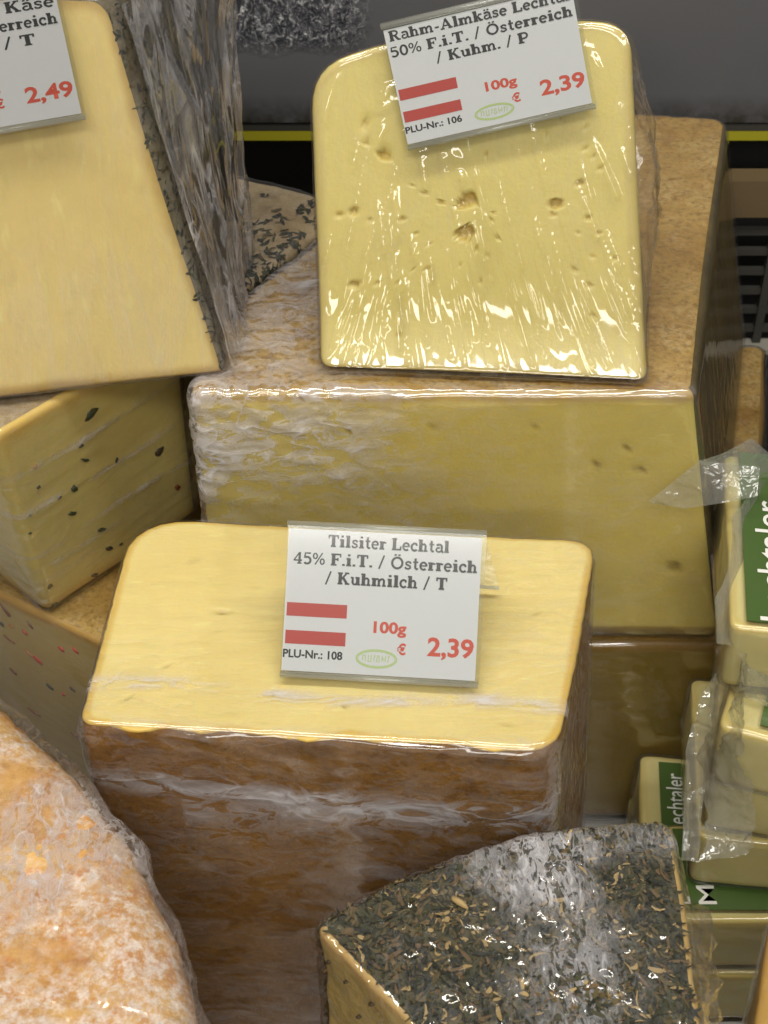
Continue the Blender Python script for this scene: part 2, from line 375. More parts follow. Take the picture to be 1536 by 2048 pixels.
zl = 0.1175
low = [(-0.062, 0.464), (0.160, 0.464), (0.205, 0.690), (0.04, 0.70), (-0.062, 0.66)]
r = thing('cheese_wedge', 'thick yellow cheese wedge, paste darkened for shade, underneath the big tan-rinded wedge', 'cheese', (0.06, 0.57, 0))
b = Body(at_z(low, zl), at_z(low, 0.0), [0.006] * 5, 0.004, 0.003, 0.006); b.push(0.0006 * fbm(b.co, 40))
b.finish(r, {'paste': ([0, 1], M['paste_shaded']), 'rind': (['A', 'B', 2, 3, 4], M['rind_tan'])})
film(at_z(low, zl), at_z(low, 0.0), [0.006] * 5, r, FILM['wedge'], lambda p, n: 0.0007 * wrinkle(p, (1, 0, 0.05), 14, 180, 3), 0.003)

# ------------------------------------------------------------------ big wedge with tan rind
zt = 0.250; zb = 0.1205
fl, fr = onz(375, 786, zt), onz(1388, 786, zt)
big = [fl[:2], fr[:2], onz(1452, 238, zt)[:2], (0.07, 0.702), (-0.026, 0.575), (-0.056, 0.5265)]
r = thing('cheese_wedge', 'big cling-wrapped cheese wedge with tan rind on top, carrying the holey cheese', 'cheese', (0.03, 0.57, zb))
rad = [0.006, 0.003, 0.008, 0.01, 0.01, 0.006]
A = at_z(big, zt); B = at_z(shift(at_z(big, 0), -0.002), zb)
B[1] = onz(1436, 1284, zb); B[1][1] = A[1][1]; B[2] = B[2] + V(0.030, 0, 0)
b = Body(A, B, rad, 0.0028, 0.0025, 0.009)
b.push(np.where(b.co[:, 2] > zt - 0.004, 0.0007, 0.0002) * fbm(b.co, 35) + np.where(b.co[:, 2] > zt - 0.004, 0.0003, 0.00004) * fbm(b.co, 200, 3, 9))
eyes = [(870, 855, 4), (1195, 932, 6), (1280, 940, 5), (1255, 893, 6), (1350, 1135, 10), (598, 800, 4), (700, 862, 5), (720, 867, 4), (1075, 850, 4)]
n_front = V(0, -1, 0); eye_a = np.zeros(len(b.co))
for px, py, rr in eyes:
    p = onplane(px, py, V(0, fl[1], 0), n_front); k = rr * 0.6 / 3075
    d = np.linalg.norm((b.co - p) * V(1, 0.4, 1.4), axis=1); m = np.clip(1 - d / (k * 2.2), 0, 1); eye_a = np.maximum(eye_a, m)
b.push(-0.0015 * eye_a)
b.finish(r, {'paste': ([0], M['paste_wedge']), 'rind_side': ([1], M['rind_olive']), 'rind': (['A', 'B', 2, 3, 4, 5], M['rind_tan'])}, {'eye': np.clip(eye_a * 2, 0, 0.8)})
def hz_big(p):
    # crumpled double layer of film over the left end of the front
    a = np.exp(-((p[:, 0] + 0.045) / 0.045) ** 2 - ((p[:, 2] - 0.232) / 0.028) ** 2) * 0.55
    a += np.exp(-((p[:, 0] + 0.072) / 0.012) ** 2 - ((p[:, 2] - 0.20) / 0.05) ** 2) * 0.45
    a += np.clip(0.33 - np.abs(p[:, 0] + 0.01) * 2.2, 0, 1) * 0.6 * (p[:, 2] < 0.245) * (0.6 + 0.6 * fbm(p, 30, 3, 4))
    a += 0.22 * np.exp(-((p[:, 1] - 0.461) / 0.004) ** 2 - ((p[:, 2] - 0.2505) / 0.0025) ** 2)
    a += 0.09 * (p[:, 2] > 0.247) * np.exp(-((p[:, 0] + 0.035) / 0.03) ** 2 - ((p[:, 1] - 0.53) / 0.03) ** 2)
    return np.clip(a, 0, 0.75)
def wr_big(p, n):
    left = np.clip((0.03 - p[:, 0]) / 0.06, 0.05, 1)
    return 0.0010 * left * wrinkle(p, (1, 0, -0.5), 60, 130, 8) + 0.0002 * wrinkle(p, (1, 0.0, 0.06), 10, 150, 12)
film(A, B, rad, r, FILM['wedge'], wr_big, 0.002, haze=hz_big, eB=0.010)

# ------------------------------------------------------------------ holey cheese standing on the wedge
za = 0.2535; lean = math.radians(21)
bl, br = onz(640, 724, za), onz(1292, 750, za)
u = unit(br - bl); nh = unit(np.cross(u, V(0, 0, 1)))            # horizontal normal, towards the camera
n_alm = nh * math.cos(lean) + V(0, 0, 1) * math.sin(lean)
def alm(px, py, off=0.0): return onplane(px, py, bl + n_alm * off, n_alm)
A = [bl, br, alm(1262, 40), alm(1120, 34), alm(800, 72), alm(616, 128)]
back = -nh * 0.052
B = [bl + back + u * 0.012 + V(0, 0, 0.0), br + back + u * 0.004, A[2] + back * 0.8 + u * 0.003 - V(0, 0, 0.045), A[3] + back * 0.8 - V(0, 0, 0.045), A[4] + back * 0.8 - V(0, 0, 0.045), A[5] + back * 0.8 + u * 0.012 - V(0, 0, 0.045)]
rad = [0.004, 0.003, 0.018, 0.01, 0.02, 0.016]
r = thing('cheese_piece', 'pale yellow cheese piece with many small holes under shiny film, upright behind its price card', 'cheese', (bl + br) / 2 + back / 2)
b = Body(A, B, rad, 0.0011, 0.0028, 0.004, caps=(1, 0.3), bevel_cap=True)
up_p = unit(np.cross(n_alm, u)); up_p = up_p if up_p[2] > 0 else -up_p
def uv_alm(p): return (p - bl) @ u, (p - bl) @ up_p
uu, vv = uv_alm(b.co)
isA = (b.co - bl) @ n_alm > -0.004
flare = np.where(isA, 0.0050 * np.clip(1 - vv / 0.020, 0, 1) ** 1.8, 0)
b.co += np.outer(flare, nh)
eye_a = np.zeros(len(b.co)); dent = np.zeros(len(b.co))
EY = [(247,388,14),(305,500,19),(245,462,7),(572,645,26),(545,662,13),(560,748,28),(570,765,14),(853,655,20),(843,690,9),(930,590,12),(825,432,10),(865,375,9),(950,410,8),(948,478,7),(975,503,6),(630,498,6),(540,455,7),(435,620,8),(485,650,10),(205,680,14),(160,688,10),(390,597,6),(668,765,9),(600,800,8),(632,822,6),(207,915,14),(343,910,6),(545,965,7),(635,980,9),(960,700,10),(992,748,8),(925,748,6),(972,825,7),(912,868,9),(962,918,9),(970,1015,9),(1045,830,8),(350,1072,8),(360,705,9),(405,750,7),(440,865,9),(450,785,6),(395,865,6),(548,852,5),(612,905,7),(645,705,6),(650,685,6),(1000,540,7),(235,408,6),(258,708,8),(285,910,8)]
for zx, zy, rr in EY:
    p = alm(580 + zx * 0.6224, zy * 0.6224); pu, pv = uv_alm(p[None])
    k = rr * 0.6224 / 5600 * 1.12
    ang = random.uniform(-0.5, 0.5); su = random.uniform(0.85, 1.1); du, dv = (uu - pu) * su, (vv - pv) / su
    d = np.hypot(du + ang * dv * 0.4, dv) * (1 + 0.22 * fbm(b.co, 700, 2, rr)); m = np.clip((k - d) / (0.35 * k), 0, 1); m = m * m * (3 - 2 * m) * isA
    dent = np.maximum(dent, m * k * 0.9); eye_a = np.maximum(eye_a, m * min(1.0, 0.45 + rr / 40))
b.co -= np.outer(dent, n_alm)
b.push(0.00012 * fbm(b.co, 60, 4, 2) * (1 - eye_a))
b.finish(r, {'paste': (['A', 0], M['paste_alm']), 'rind': (['B', 1, 2, 3, 4, 5], M['rind_pale'])}, {'eye': eye_a * 0.75})
# tension folds of the film: long thin ridges, most of them fanning up from the foot of the piece
folds = []
for i in range(150):
    x0 = random.uniform(0.0, 0.122); y0 = abs(random.gauss(0.0, 0.030)) if i < 105 else random.uniform(0, 0.115)
    fan = -0.30 + (x0 - 0.06) * -3.0 + random.gauss(0, 0.05) if x0 > 0.022 else 0.22 + random.gauss(0, 0.06); ln = random.uniform(0.014, 0.050)
    if i >= 105:
        ln = random.uniform(0.008, 0.022); folds.append((x0, y0, fan, ln, random.uniform(0.0004, 0.0008), ln * random.uniform(0.09, 0.17))); continue
    folds.append((x0, y0, fan, ln, random.uniform(0.00035, 0.0007), random.uniform(0.0004, 0.0012)))
def alm_extra(bd):
    u2, v2 = uv_alm(bd.co); front = (bd.co - bl) @ n_alm > -0.002
    w = 0.0078 * np.clip(1 - v2 / 0.036, 0, 1) ** 1.9
    for x0, y0, fan, ln, wd, hh in folds:
        t = np.clip((v2 - y0) / ln, 0, 1); dx = u2 - (x0 + fan * (v2 - y0))
        prof = (1 - t) * np.clip(t * 12, 0, 1) * 1.6 * ((v2 > y0) & (v2 < y0 + ln))
        w = w + hh * np.exp(-(dx / wd) ** 2) * prof
    bd.co += np.outer(w * front, unit(nh * 0.8 + n_alm * 0.3))
    # loose flap of film bulging out beside the right edge
    side = np.clip((u2 - 0.098) / 0.02, 0, 1) * (~front) * np.exp(-((v2 - 0.075) / 0.035) ** 2)
    bd.co += np.outer(side * (0.009 + 0.003 * fbm(bd.co, 90, 3, 3)), u)
film(A, B, rad, r, FILM['alm'], lambda p, n: 0.00018 * wrinkle(p, (-0.3, 0, 1), 5, 190, 21), 0.0009, 0.0008, e=0.003, extra=alm_extra)

# ------------------------------------------------------------------ Tilsiter block
zT = 0.220
top = [onz(160, 1446, zT), onz(1118, 1500, zT), onz(1192, 1082, zT), onz(268, 1036, zT)]
rad = [0.004, 0.012, 0.011, 0.022]
r = thing('cheese_block', 'pale yellow cheese block with brown rind sides, cut face up under a price card', 'cheese', (0, 0.37, 0))
bot = at_z(shift(at_z(top, 0), -0.001), 0.0); bot[1] = bot[1] + V(0.010, 0, 0); bot[2] = bot[2] + V(0.014, 0, 0)
b = Body(top, bot, rad, 0.0022, 0.0011, 0.005, bevel_cap=True)
b.push(0.0004 * fbm(b.co, 30, 4, 5) + np.where(b.vz == 'A', 0.0002 * fbm(b.co * V(1, 6, 1), 60, 3, 6), 0))
fT0 = unit((top[1] - top[0]) * V(1, 1, 0)); nT0 = unit(np.cross(fT0, V(0, 0, 1)))
near_top = np.clip(1 - (zT - b.co[:, 2]) / 0.010, 0, 1) * ((b.co - top[0]) @ nT0 > -0.006)
b.co += np.outer(near_top * 0.0016 * fbm(b.co * V(1, 0, 0), 90, 4, 3), nT0)
eye_a = np.zeros(len(b.co))
for px, py, rr in [(447, 1223, 8), (1022, 1300, 4), (1008, 1448, 4), (430, 1262, 4), (1075, 1225, 4), (545, 1385, 5), (800, 1395, 4), (385, 1120, 3), (520, 1175, 3), (1060, 1130, 3), (690, 1410, 5), (330, 1330, 4), (880, 1420, 3), (260, 1395, 4)]:
    p = onz(px, py, zT); d = np.linalg.norm((b.co - p) * V(0.6, 1, 1), axis=1); eye_a = np.maximum(eye_a, np.clip(1.6 - 1.6 * d / (rr / 5200), 0, 1))
b.push(-0.0018 * eye_a)
b.finish(r, {'paste': (['A'], M['paste_tilsiter']), 'rind': (['B', 0, 1, 2, 3], M['rind_brown'])}, {'eye': np.clip(eye_a, 0, 1) * 0.7})
fT = unit((top[1] - top[0]) * V(1, 1, 0)); nT = unit(np.cross(fT, V(0, 0, 1)))
def hz_til(p):
    a = np.zeros(len(p)); onf = (p - top[0]) @ nT > -0.003; x = (p - top[0]) @ fT; z = p[:, 2]
    zc = 0.196 - 0.008 * np.sin(x * 14) + 0.002 * fbm(p, 40, 3)
    a += onf * 0.62 * np.exp(-((z - zc) / 0.0045) ** 2)
    a += onf * 0.28 * np.exp(-((z - 0.184 - 0.03 * (x - 0.1)) / 0.010) ** 2) * (x > 0.03)
    zc2 = 0.155 - 0.25 * np.clip(x - 0.09, 0, 1) + 1.2 * np.clip(x - 0.125, 0, 1) 
    a += onf * 0.55 * np.exp(-((z - zc2) / 0.005) ** 2) * np.clip((x - 0.08) / 0.02, 0, 1)
    a += onf * 0.10 + onf * 0.12 * np.clip((0.10 - z) / 0.05, 0, 1)
    # overlap of two film layers crossing the cut face
    q = (p - onz(170, 1385, zT)) @ nT * -1; xx = (p - onz(170, 1385, zT)) @ fT
    a += (z > zT - 0.002) * (0.85 * np.exp(-((q - 0.0015 * np.sin(xx * 60) - 0.0035) / 0.0024) ** 2) * (0.55 + 0.6 * fbm(p, 60, 3, 2)))
    a += (~onf) * (z < zT - 0.003) * 0.22
    return np.clip(a, 0, 0.8)
def wr_til(p, n):
    onf = (p - top[0]) @ nT > -0.003; z = p[:, 2]
    w = 0.0003 * wrinkle(p, (1, -0.05, 0.05), 16, 170, 31) * np.where(z > zT - 0.002, 0.4, 1.0)
    w = w + onf * 0.0016 * np.clip(1 - (zT - z) / 0.035, 0, 1) * (z < zT - 0.001) * wrinkle(p, (1, 0, -0.18), 14, 110, 33)
    return w
film(top, bot, rad, r, FILM['tilsiter'], wr_til, 0.0018, 0.0009, e=0.0015, haze=hz_til, eB=0.006)

# ------------------------------------------------------------------ left stack: pepper cheese, herb cheese, upper piece
pep_top = at_z([(-0.25, 0.545), onz(-5, 1188, 0.134)[:2], onz(225, 1296, 0.134)[:2], (-0.084, 0.55), (-0.09, 0.68), (-0.25, 0.70)], 0.134)
pep_bot = at_z(pep_top, 0.0)
r = thing('cheese_wedge', 'wrapped cheese flecked with red pepper, lowest of its stack beside the brown-rinded block', 'cheese', (-0.16, 0.58, 0))
rad = [0.01, 0.003, 0.004, 0.008, 0.01, 0.01]
b = Body(pep_top, pep_bot, rad, 0.004, 0.003, 0.004); b.push(0.0002 * fbm(b.co, 40))
pp = b.finish(r, {'paste': ([0, 1, 2], M['paste_pepper']), 'rind': (['A', 'B', 3, 4, 5], M['rind_tan'])})
film(pep_top, pep_bot, rad, r, film_mat('film_pepper', (0, 0.25, -0.5), (10, 60, 95), 0.0, 0.02, 12, 0.2), lambda p, n: 0.0004 * wrinkle(p, (0.85, -0.5, -0.2), 10, 170, 41), 0.0028)
def fleck_mat(name, c): return plain(name, c, 0.45, Subsurface_Weight=0.2, Subsurface_Scale=0.002)
M['red'] = fleck_mat('fleck_red', (0.55, 0.03, 0.012)); M['dark'] = fleck_mat('fleck_dark', (0.055, 0.036, 0.012)); M['green'] = fleck_mat('fleck_green', (0.035, 0.05, 0.014)); M['amber'] = fleck_mat('fleck_amber', (0.45, 0.16, 0.02)); M['plum'] = fleck_mat('fleck_plum', (0.22, 0.055, 0.012))
def fleck(name, p, n, a, bb, rot, mat, root, parent=None):
    """irregular lens-shaped inclusion lying in a cut face"""
    n = unit(n); ux = unit(np.cross(n, V(0.05, 0.1, 1))); uy = np.cross(n, ux)
    base = np.array(root.location); vs = [p + n * 0.0006 - base]; k = 9
    for i in range(k):
        an = 2 * math.pi * i / k; rr = random.uniform(0.65, 1.15)
        x, y = a * rr * math.cos(an), bb * rr * math.sin(an)
        vs.append(p + ux * (x * math.cos(rot) - y * math.sin(rot)) + uy * (x * math.sin(rot) + y * math.cos(rot)) + n * 0.0001 - base)
    fs = [(0, i + 1, (i + 1) % k + 1) for i in range(k)]
    for i in range(k): vs.append(vs[i + 1] - n * 0.001)
    fs += [(i + 1, i + 1 + k, (i + 1) % k + 1 + k, (i + 1) % k + 1) for i in range(k)]
    return link_mesh(name, vs, fs, mat, parent or root)
p0 = pep_top[1]; nP = unit(np.cross(pep_top[2] - pep_top[1], V(0, 0, -1))); nP = nP if nP[1] < 0 else -nP
for px, py, a, bb, rot, m in [(50, 1265, 6, 3, .6, 'red'), (122, 1297, 7, 4, .5, 'red'), (150, 1300, 8, 3, .6, 'red'), (75, 1320, 14, 5, .6, 'red'), (60, 1308, 12, 2, .5, 'amber'), (22, 1252, 6, 2, .2, 'amber'),
                              (4, 1248, 6, 5, 0, 'dark'), (12, 1222, 16, 4, .8, 'plum'), (60, 1250, 8, 3, 1.0, 'plum'), (28, 1343, 9, 4, .5, 'plum'), (100, 1373, 9, 4, .3, 'dark'), (127, 1388, 4, 3, 0, 'red'), (145, 1378, 6, 3, .3, 'dark'), (18, 1278, 12, 2, .3, 'plum'), (150, 1470, 9, 2, .4, 'plum'), (70, 1425, 14, 2, .3, 'plum'), (30, 1480, 12, 2, .4, 'plum'), (128, 1525, 10, 2, .4, 'plum')]:
    hp_ = hit(b, px, py)
    if hp_: fleck('pepper_fleck', hp_[0] + hp_[1] * 0.0002, hp_[1], a / 3500, bb / 3300, -rot, M[m], r, pp['paste'])

hb_bot = [onz(0, 1152, 0.1370), onz(95, 1226, 0.1370), onz(390, 1028, 0.1370), V(-0.082, 0.57, 0.1370), V(-0.10, 0.66, 0.1370), V(-0.25, 0.66, 0.1370)]
ht = 0.2485
hb_top = [onz(-260, 800, ht), onz(-14, 874, ht), onz(140, 785, ht) + V(0.035, 0.040, 0), V(-0.082, 0.57, ht), V(-0.10, 0.65, ht), V(-0.25, 0.65, ht)]
r = thing('cheese_wedge', 'creamy cheese wedge dotted with green herbs, lying on the red-flecked cheese', 'cheese', (-0.15, 0.56, 0.1370))
rad = [0.008, 0.004, 0.004, 0.008, 0.01, 0.01]
b = Body(hb_top, hb_bot, rad, 0.0035, 0.003, 0.003); b.push(0.0002 * fbm(b.co, 40, 3, 8))
pp = b.finish(r, {'paste': ([0, 1], M['paste_cream']), 'rind': (['A', 'B', 2, 3, 4, 5], M['rind_crust'])})
film(hb_top, hb_bot, rad, r, film_mat('film_dotted', (0, -0.35, 0.9), (9, 45, 55), 0.0, 0.02, 10, 0.3, rough=0.14), lambda p, n: 0.0008 * wrinkle(p, (0.62, 0.7, 0.06), 6, 110, 51), 0.0016,
     haze=lambda p: sum(0.55 * np.exp(-((p[:, 2] - zc - 0.0012 * np.sin(p[:, 1] * 90 + zc * 900)) / 0.0011) ** 2) * np.clip(0.4 + 0.9 * vnoise(p * 28, int(zc * 1000)), 0, 1) for zc in (0.224, 0.201, 0.176, 0.167, 0.158)))
# herb flecks on its long cut face (bilinear face through four corners)
q00, q10, q01, q11 = hb_bot[1], hb_bot[2], hb_top[1], hb_top[2]
nH = unit(np.cross(q10 - q00, q01 - q00)); nH = nH if nH[1] < 0 else -nH
for px, py, a, bb, rot, m in [(182, 828, 15, 11, .6, 'green'), (318, 904, 11, 9, .4, 'dark'), (148, 977, 10, 6, -.9, 'green'), (144, 1027, 10, 5, -.7, 'green'), (119, 995, 4, 3, 0, 'green'), (77, 974, 4, 3, 0, 'green'), (70, 933, 4, 3, 0, 'amber'), (162, 891, 5, 4, 0, 'green'), (218, 1097, 10, 5, -.7, 'dark'), (203, 1059, 10, 5, -.5, 'green'), (190, 1150, 9, 5, -.6, 'dark'), (100, 1172, 6, 5, 0, 'green'), (110, 1208, 8, 5, -.3, 'green'), (355, 975, 9, 5, -.9, 'plum'), (60, 1030, 3, 2, 0, 'green'), (60, 1066, 3, 2, 0, 'green'), (242, 1088, 4, 3, 0, 'dark'), (170, 920, 11, 3, -.6, 'green'), (233, 920, 3, 6, 0, 'green')]:
    hp_ = hit(b, px, py)
    if hp_: fleck('herb_fleck', hp_[0] + hp_[1] * 0.0002, hp_[1], a / 3900, bb / 3900, rot, M[m], r, pp['paste'])

zL = 0.2525
l0, l1 = onz(-330, 838, zL), onz(452, 745, zL)
uL = unit(l1 - l0); nLh = unit(np.cross(uL, V(0, 0, 1))); leanL = math.radians(9)
nL = nLh * math.cos(leanL) + V(0, 0, 1) * math.sin(leanL)
A = [l0, l1, onplane(228, 2, l1, nL), onplane(198, -12, l1, nL), onplane(-200, -30, l1, nL)]
A[2] = onplane(222, 12, l1, nL)
bk = V(0.0, 0.088, 0)
B = [l0 + bk, l1 + bk, V(-0.060, l1[1] + 0.094, A[2][2] + 0.012), V(-0.075, l1[1] + 0.094, A[3][2] + 0.012), V(A[4][0], l1[1] + 0.094, A[4][2] + 0.012)]
rad = [0.004, 0.003, 0.012, 0.006, 0.01]
r = thing('cheese_piece', 'tall smooth pale cheese piece with herb-crusted rind side, under the 2,49 price card', 'cheese', (-0.13, l1[1] + 0.04, zL))
b = Body(A, B, rad, 0.0020, 0.0025, 0.003); b.push(0.0002 * fbm(b.co, 30, 4, 12))
edge_ripple = np.where((b.vz == 's') & (b.rim < 0.012) & (b.co[:, 2] > zL + 0.006), 0.0008 * fbm(b.co, 260, 3, 14), 0); b.push(edge_ripple)
parts = b.finish(r, {'paste': (['A', 0], M['paste_left']), 'rind': (['B', 1, 2, 3, 4], M['rind_grey'])})
film(A, B, rad, r, FILM['left'], lambda p, n: 0.0003 * wrinkle(p, (0.35, 0, 1), 5, 120, 61), 0.003, 0.0008, e=0.003)

# scattered crust of dried herbs: many small curled flakes joined into one mesh part
def herb_crust(name, root, pts, nrm, size, mat_list, count_seed, lift=0.0004, long=2.2, tiltsd=0.26):
    rr = np.random.default_rng(count_seed); base = np.array(root.location)
    vs, fs, mi = [], [], []
    for p, n in zip(pts, nrm):
        n = unit(n + rr.normal(0, tiltsd, 3)); a = unit(np.cross(n, rr.normal(0, 1, 3))); c = np.cross(n, a)
        L = size * rr.uniform(0.5, 1.6) * (long if rr.random() < 0.4 else 1.1); w = size * rr.uniform(0.22, 0.75); curl = rr.uniform(-0.05, 0.10) * L; bend = rr.normal(0, 0.16) * L
        k = len(vs); o = p - base + n * rr.uniform(0, lift * 2)
        for sx, cz in ((-1, curl), (-0.3, 0.0), (0.35, 0.0), (1, curl)):
            ww = w * (0.45 if abs(sx) == 1 else 1.0)
            bo = o + c * bend * sx * sx; vs.append(bo + a * L * sx * 0.5 + c * ww * 0.5 + n * cz); vs.append(bo + a * L * sx * 0.5 - c * ww * 0.5 + n * (cz + 0.15 * w))
        m = int(rr.choice(len(mat_list), p=[x[1] for x in mat_list]))
        for q in range(3): fs.append((k + 2 * q, k + 2 * q + 1, k + 2 * q + 3, k + 2 * q + 2)); mi.append(m)
    o = link_mesh(name, vs, fs, None, root, smooth=False)
    for m, _ in mat_list: o.data.materials.append(m)
    o.data.polygons.foreach_set('material_index', mi); o['kind'] = 'stuff'
    return o
HM = [(plain('herb_black', (0.018, 0.020, 0.012), 0.72), 0.34), (plain('herb_green', (0.042, 0.042, 0.014), 0.72), 0.28), (plain('herb_olive', (0.10, 0.075, 0.026), 0.72), 0.20), (plain('herb_brown', (0.13, 0.08, 0.033), 0.72), 0.12), (plain('herb_straw', (0.40, 0.28, 0.12), 0.72), 0.06)]
def sample_body(b, pick, n, seed):
    rr = np.random.default_rng(seed); idx = [i for i, tg in enumerate(b.qtag) if tg in pick]
    q = b.quads[idx]; a = b.co[q]; ar = np.linalg.norm(np.cross(a[:, 2] - a[:, 0], a[:, 3] - a[:, 1]), axis=1)
    ch = rr.choice(len(idx), n, p=ar / ar.sum()); s_, t_ = rr.random((2, n))[:, :, None]
    P = (a[ch, 0] * (1 - s_) + a[ch, 1] * s_) * (1 - t_) + (a[ch, 3] * (1 - s_) + a[ch, 2] * s_) * t_
    N = np.cross(a[ch, 2] - a[ch, 0], a[ch, 3] - a[ch, 1]); N = N / (np.linalg.norm(N, axis=1)[:, None] + 1e-15)
    return P, N
P, N = sample_body(b, {1, 2}, 1900, 5); herb_crust('herb_crust', r, P, N, 0.0020, [(HM[0][0], 0.35), (HM[1][0], 0.3), (HM[2][0], 0.25), (HM[3][0], 0.10)], 3, 0.0001, 1.6, 0.08)
sideA = [A[1] + V(0.0005, 0.0004, 0), A[2] + V(0.0005, 0.0, 0)]
def side_film():
    """loose crumpled film hanging along the herb side, flaring out towards the top"""
    nu, nv = 90, 150; vs = []
    g = np.array([[i / (nu - 1), j / (nv - 1)] for j in range(nv) for i in range(nu)])
    f0, f1 = A[1], A[2]; k0, k1 = B[1], B[2]
    P = (f0 * (1 - g[:, 1:]) + f1 * g[:, 1:]) * (1 - g[:, :1]) + (k0 * (1 - g[:, 1:]) + k1 * g[:, 1:]) * g[:, :1]
    top_ext = np.clip(g[:, 1] - 0.05, 0, 1)
    out = 0.0035 + 0.006 * top_ext * np.sin(math.pi * g[:, 0]) + 0.006 * np.exp(-((g[:, 1] - 0.87) / 0.08) ** 2) * g[:, 0]
    out = out + 0.0030 * (wrinkle(P, (-0.25, 0.1, 1), 9, 55, 71) - 0.4) * np.clip(g[:, 0] * 6, 0, 1) + 0.0006 * fbm(P, 70, 2, 72)
    out = np.maximum(out, 0.0012)
    P = P + np.outer(out, unit(V(1, -0.12, 0.1)))
    fs = [(j * nu + i, j * nu + i + 1, (j + 1) * nu + i + 1, (j + 1) * nu + i) for j in range(nv - 1) for i in range(nu - 1)]
    o = link_mesh('loose_film', P - np.array(r.location), fs, FILM['side'], r)
    h = 0.16 + 0.34 * np.clip(wrinkle(P, (-0.25, 0.1, 1), 10, 70, 75) - 0.55, 0, 1)
    at = o.data.attributes.new('haze', 'FLOAT', 'POINT'); at.data.foreach_set('value', h)
side_film()

# ------------------------------------------------------------------ back herb cheese between
zz0, zz1 = 0.1205, 0.248
hp = [(-0.0600, 0.5315), (-0.0335, 0.5735), (-0.018, 0.598), (-0.030, 0.6145), (-0.048, 0.625), (-0.066, 0.633), (-0.105, 0.638), (-0.118, 0.60)]
hp = [V(a, c, 0) for a, c in hp]
r = thing('cheese_wedge', 'herb-speckled cheese wedge tucked behind, between the tall piece and the holey cheese', 'cheese', (-0.065, 0.59, zz0))
A2, B2 = at_z(hp, zz1), at_z(hp, zz0); rad = [0.003] * 8
b = Body(A2, B2, rad, 0.003, 0.003, 0.003); b.push(0.0006 * fbm(b.co, 60, 3, 4))
b.finish(r, {'paste': ([7], M['paste_herb']), 'rind': (['A', 'B', 0, 1, 2, 3, 4, 5, 6], M['rind_crust'])})
P, N = sample_body(b, {'A', 0}, 1500, 8)
keep = (vnoise(P * 55, 3) + 0.5 * vnoise(P * 150, 5)) > -0.12
herb_crust('herb_crust', r, P[keep], N[keep], 0.0030, HM[:3] and [(HM[0][0], 0.5), (HM[1][0], 0.3), (HM[2][0], 0.2)], 4, long=1.3, tiltsd=0.12)
film(A2, B2, rad, r, FILM['soft'], lambda p, n: 0.0005 * wrinkle(p, (1, 0.8, 0), 20, 140, 81), 0.003, 0.0018)

# ------------------------------------------------------------------ orange washed-rind wheel
zo = 0.221
e1, e2, e3 = (onz(*q, zo)[:2] for q in ((-2, 1378), (262, 1668), (398, 2050)))
def circ(a, b, c):
    d = 2 * (a[0] * (b[1] - c[1]) + b[0] * (c[1] - a[1]) + c[0] * (a[1] - b[1]))
    x = ((a @ a) * (b[1] - c[1]) + (b @ b) * (c[1] - a[1]) + (c @ c) * (a[1] - b[1])) / d
    y = ((a @ a) * (c[0] - b[0]) + (b @ b) * (a[0] - c[0]) + (c @ c) * (b[0] - a[0])) / d
    return np.array([x, y]), math.hypot(a[0] - x, a[1] - y)
oc, orad = circ(e1, e2, e3)
a0 = math.atan2(e3[1] - oc[1], e3[0] - oc[0]) - 0.75; a1 = math.atan2(e1[1] - oc[1], e1[0] - oc[0]) + 0.75
def wheel(rr, z): 
    L = [V(oc[0] + rr * math.cos(a0 + (a1 - a0) * k / 14), oc[1] + rr * math.sin(a0 + (a1 - a0) * k / 14), z) for k in range(15)]
    return L + [V(oc[0] - 0.01, oc[1] - 0.01, z)]
for (z1, z0, nm, lb, mt) in ((zo, 0.113, 'cheese_round', 'orange washed-rind cheese wheel with white bloom under cling film', 'rind_orange'), (0.110, 0.0, 'cheese_round', 'lower cheese wheel carrying the orange bloomy wheel', 'rind_tan')):
    r = thing(nm, lb, 'cheese', (oc[0] + 0.06, oc[1] + 0.06, z0))
    upper = z1 > 0.2
    A3, B3 = wheel(orad, z1), wheel(orad - 0.001, z0); rad = [0.002] * 16
    b = Body(A3, B3, rad, 0.004 if upper else 0.008, 0.014, 0.012)
    b.push(0.0018 * fbm(b.co, 22, 4, 3) + 0.0007 * fbm(b.co, 160, 3, 6))
    b.finish(r, {'paste': ([14, 15], M['paste_herb']), 'rind': (['A', 'B'] + list(range(14)), M[mt])})
    if upper:
        def hz_o(p):
            q = fbm(p, 22, 4, 17); a = np.clip(q * 0.8 - 0.02, 0, 0.42)
            rd = np.hypot(p[:, 0] - oc[0], p[:, 1] - oc[1]); return np.clip(a + 0.14 * ((rd > orad - 0.002) & (p[:, 2] < zo - 0.006)), 0, 0.6)
        def wr_o(p, n):
            rd = np.hypot(p[:, 0] - oc[0], p[:, 1] - oc[1]); skirt = np.clip((rd - orad + 0.004) / 0.004, 0, 1) * np.clip((p[:, 2] - 0.11) / 0.03, 0, 1)
            ang = np.arctan2(p[:, 1] - oc[1], p[:, 0] - oc[0])
            return 0.0009 * wrinkle(p, (1, -0.6, 0.3), 60, 160, 91) + skirt * (0.0012 + 0.0028 * np.clip(vnoise(np.stack([ang * 22, p[:, 2] * 30, 0 * ang], 1), 5) + 0.1, 0, 1) + 0.0012 * wrinkle(p, (0.7, -0.7, -0.5), 25, 150, 92))
        film(A3, B3, rad, r, FILM['orange'], wr_o, 0.0028, 0.0010, e=0.014, haze=hz_o)

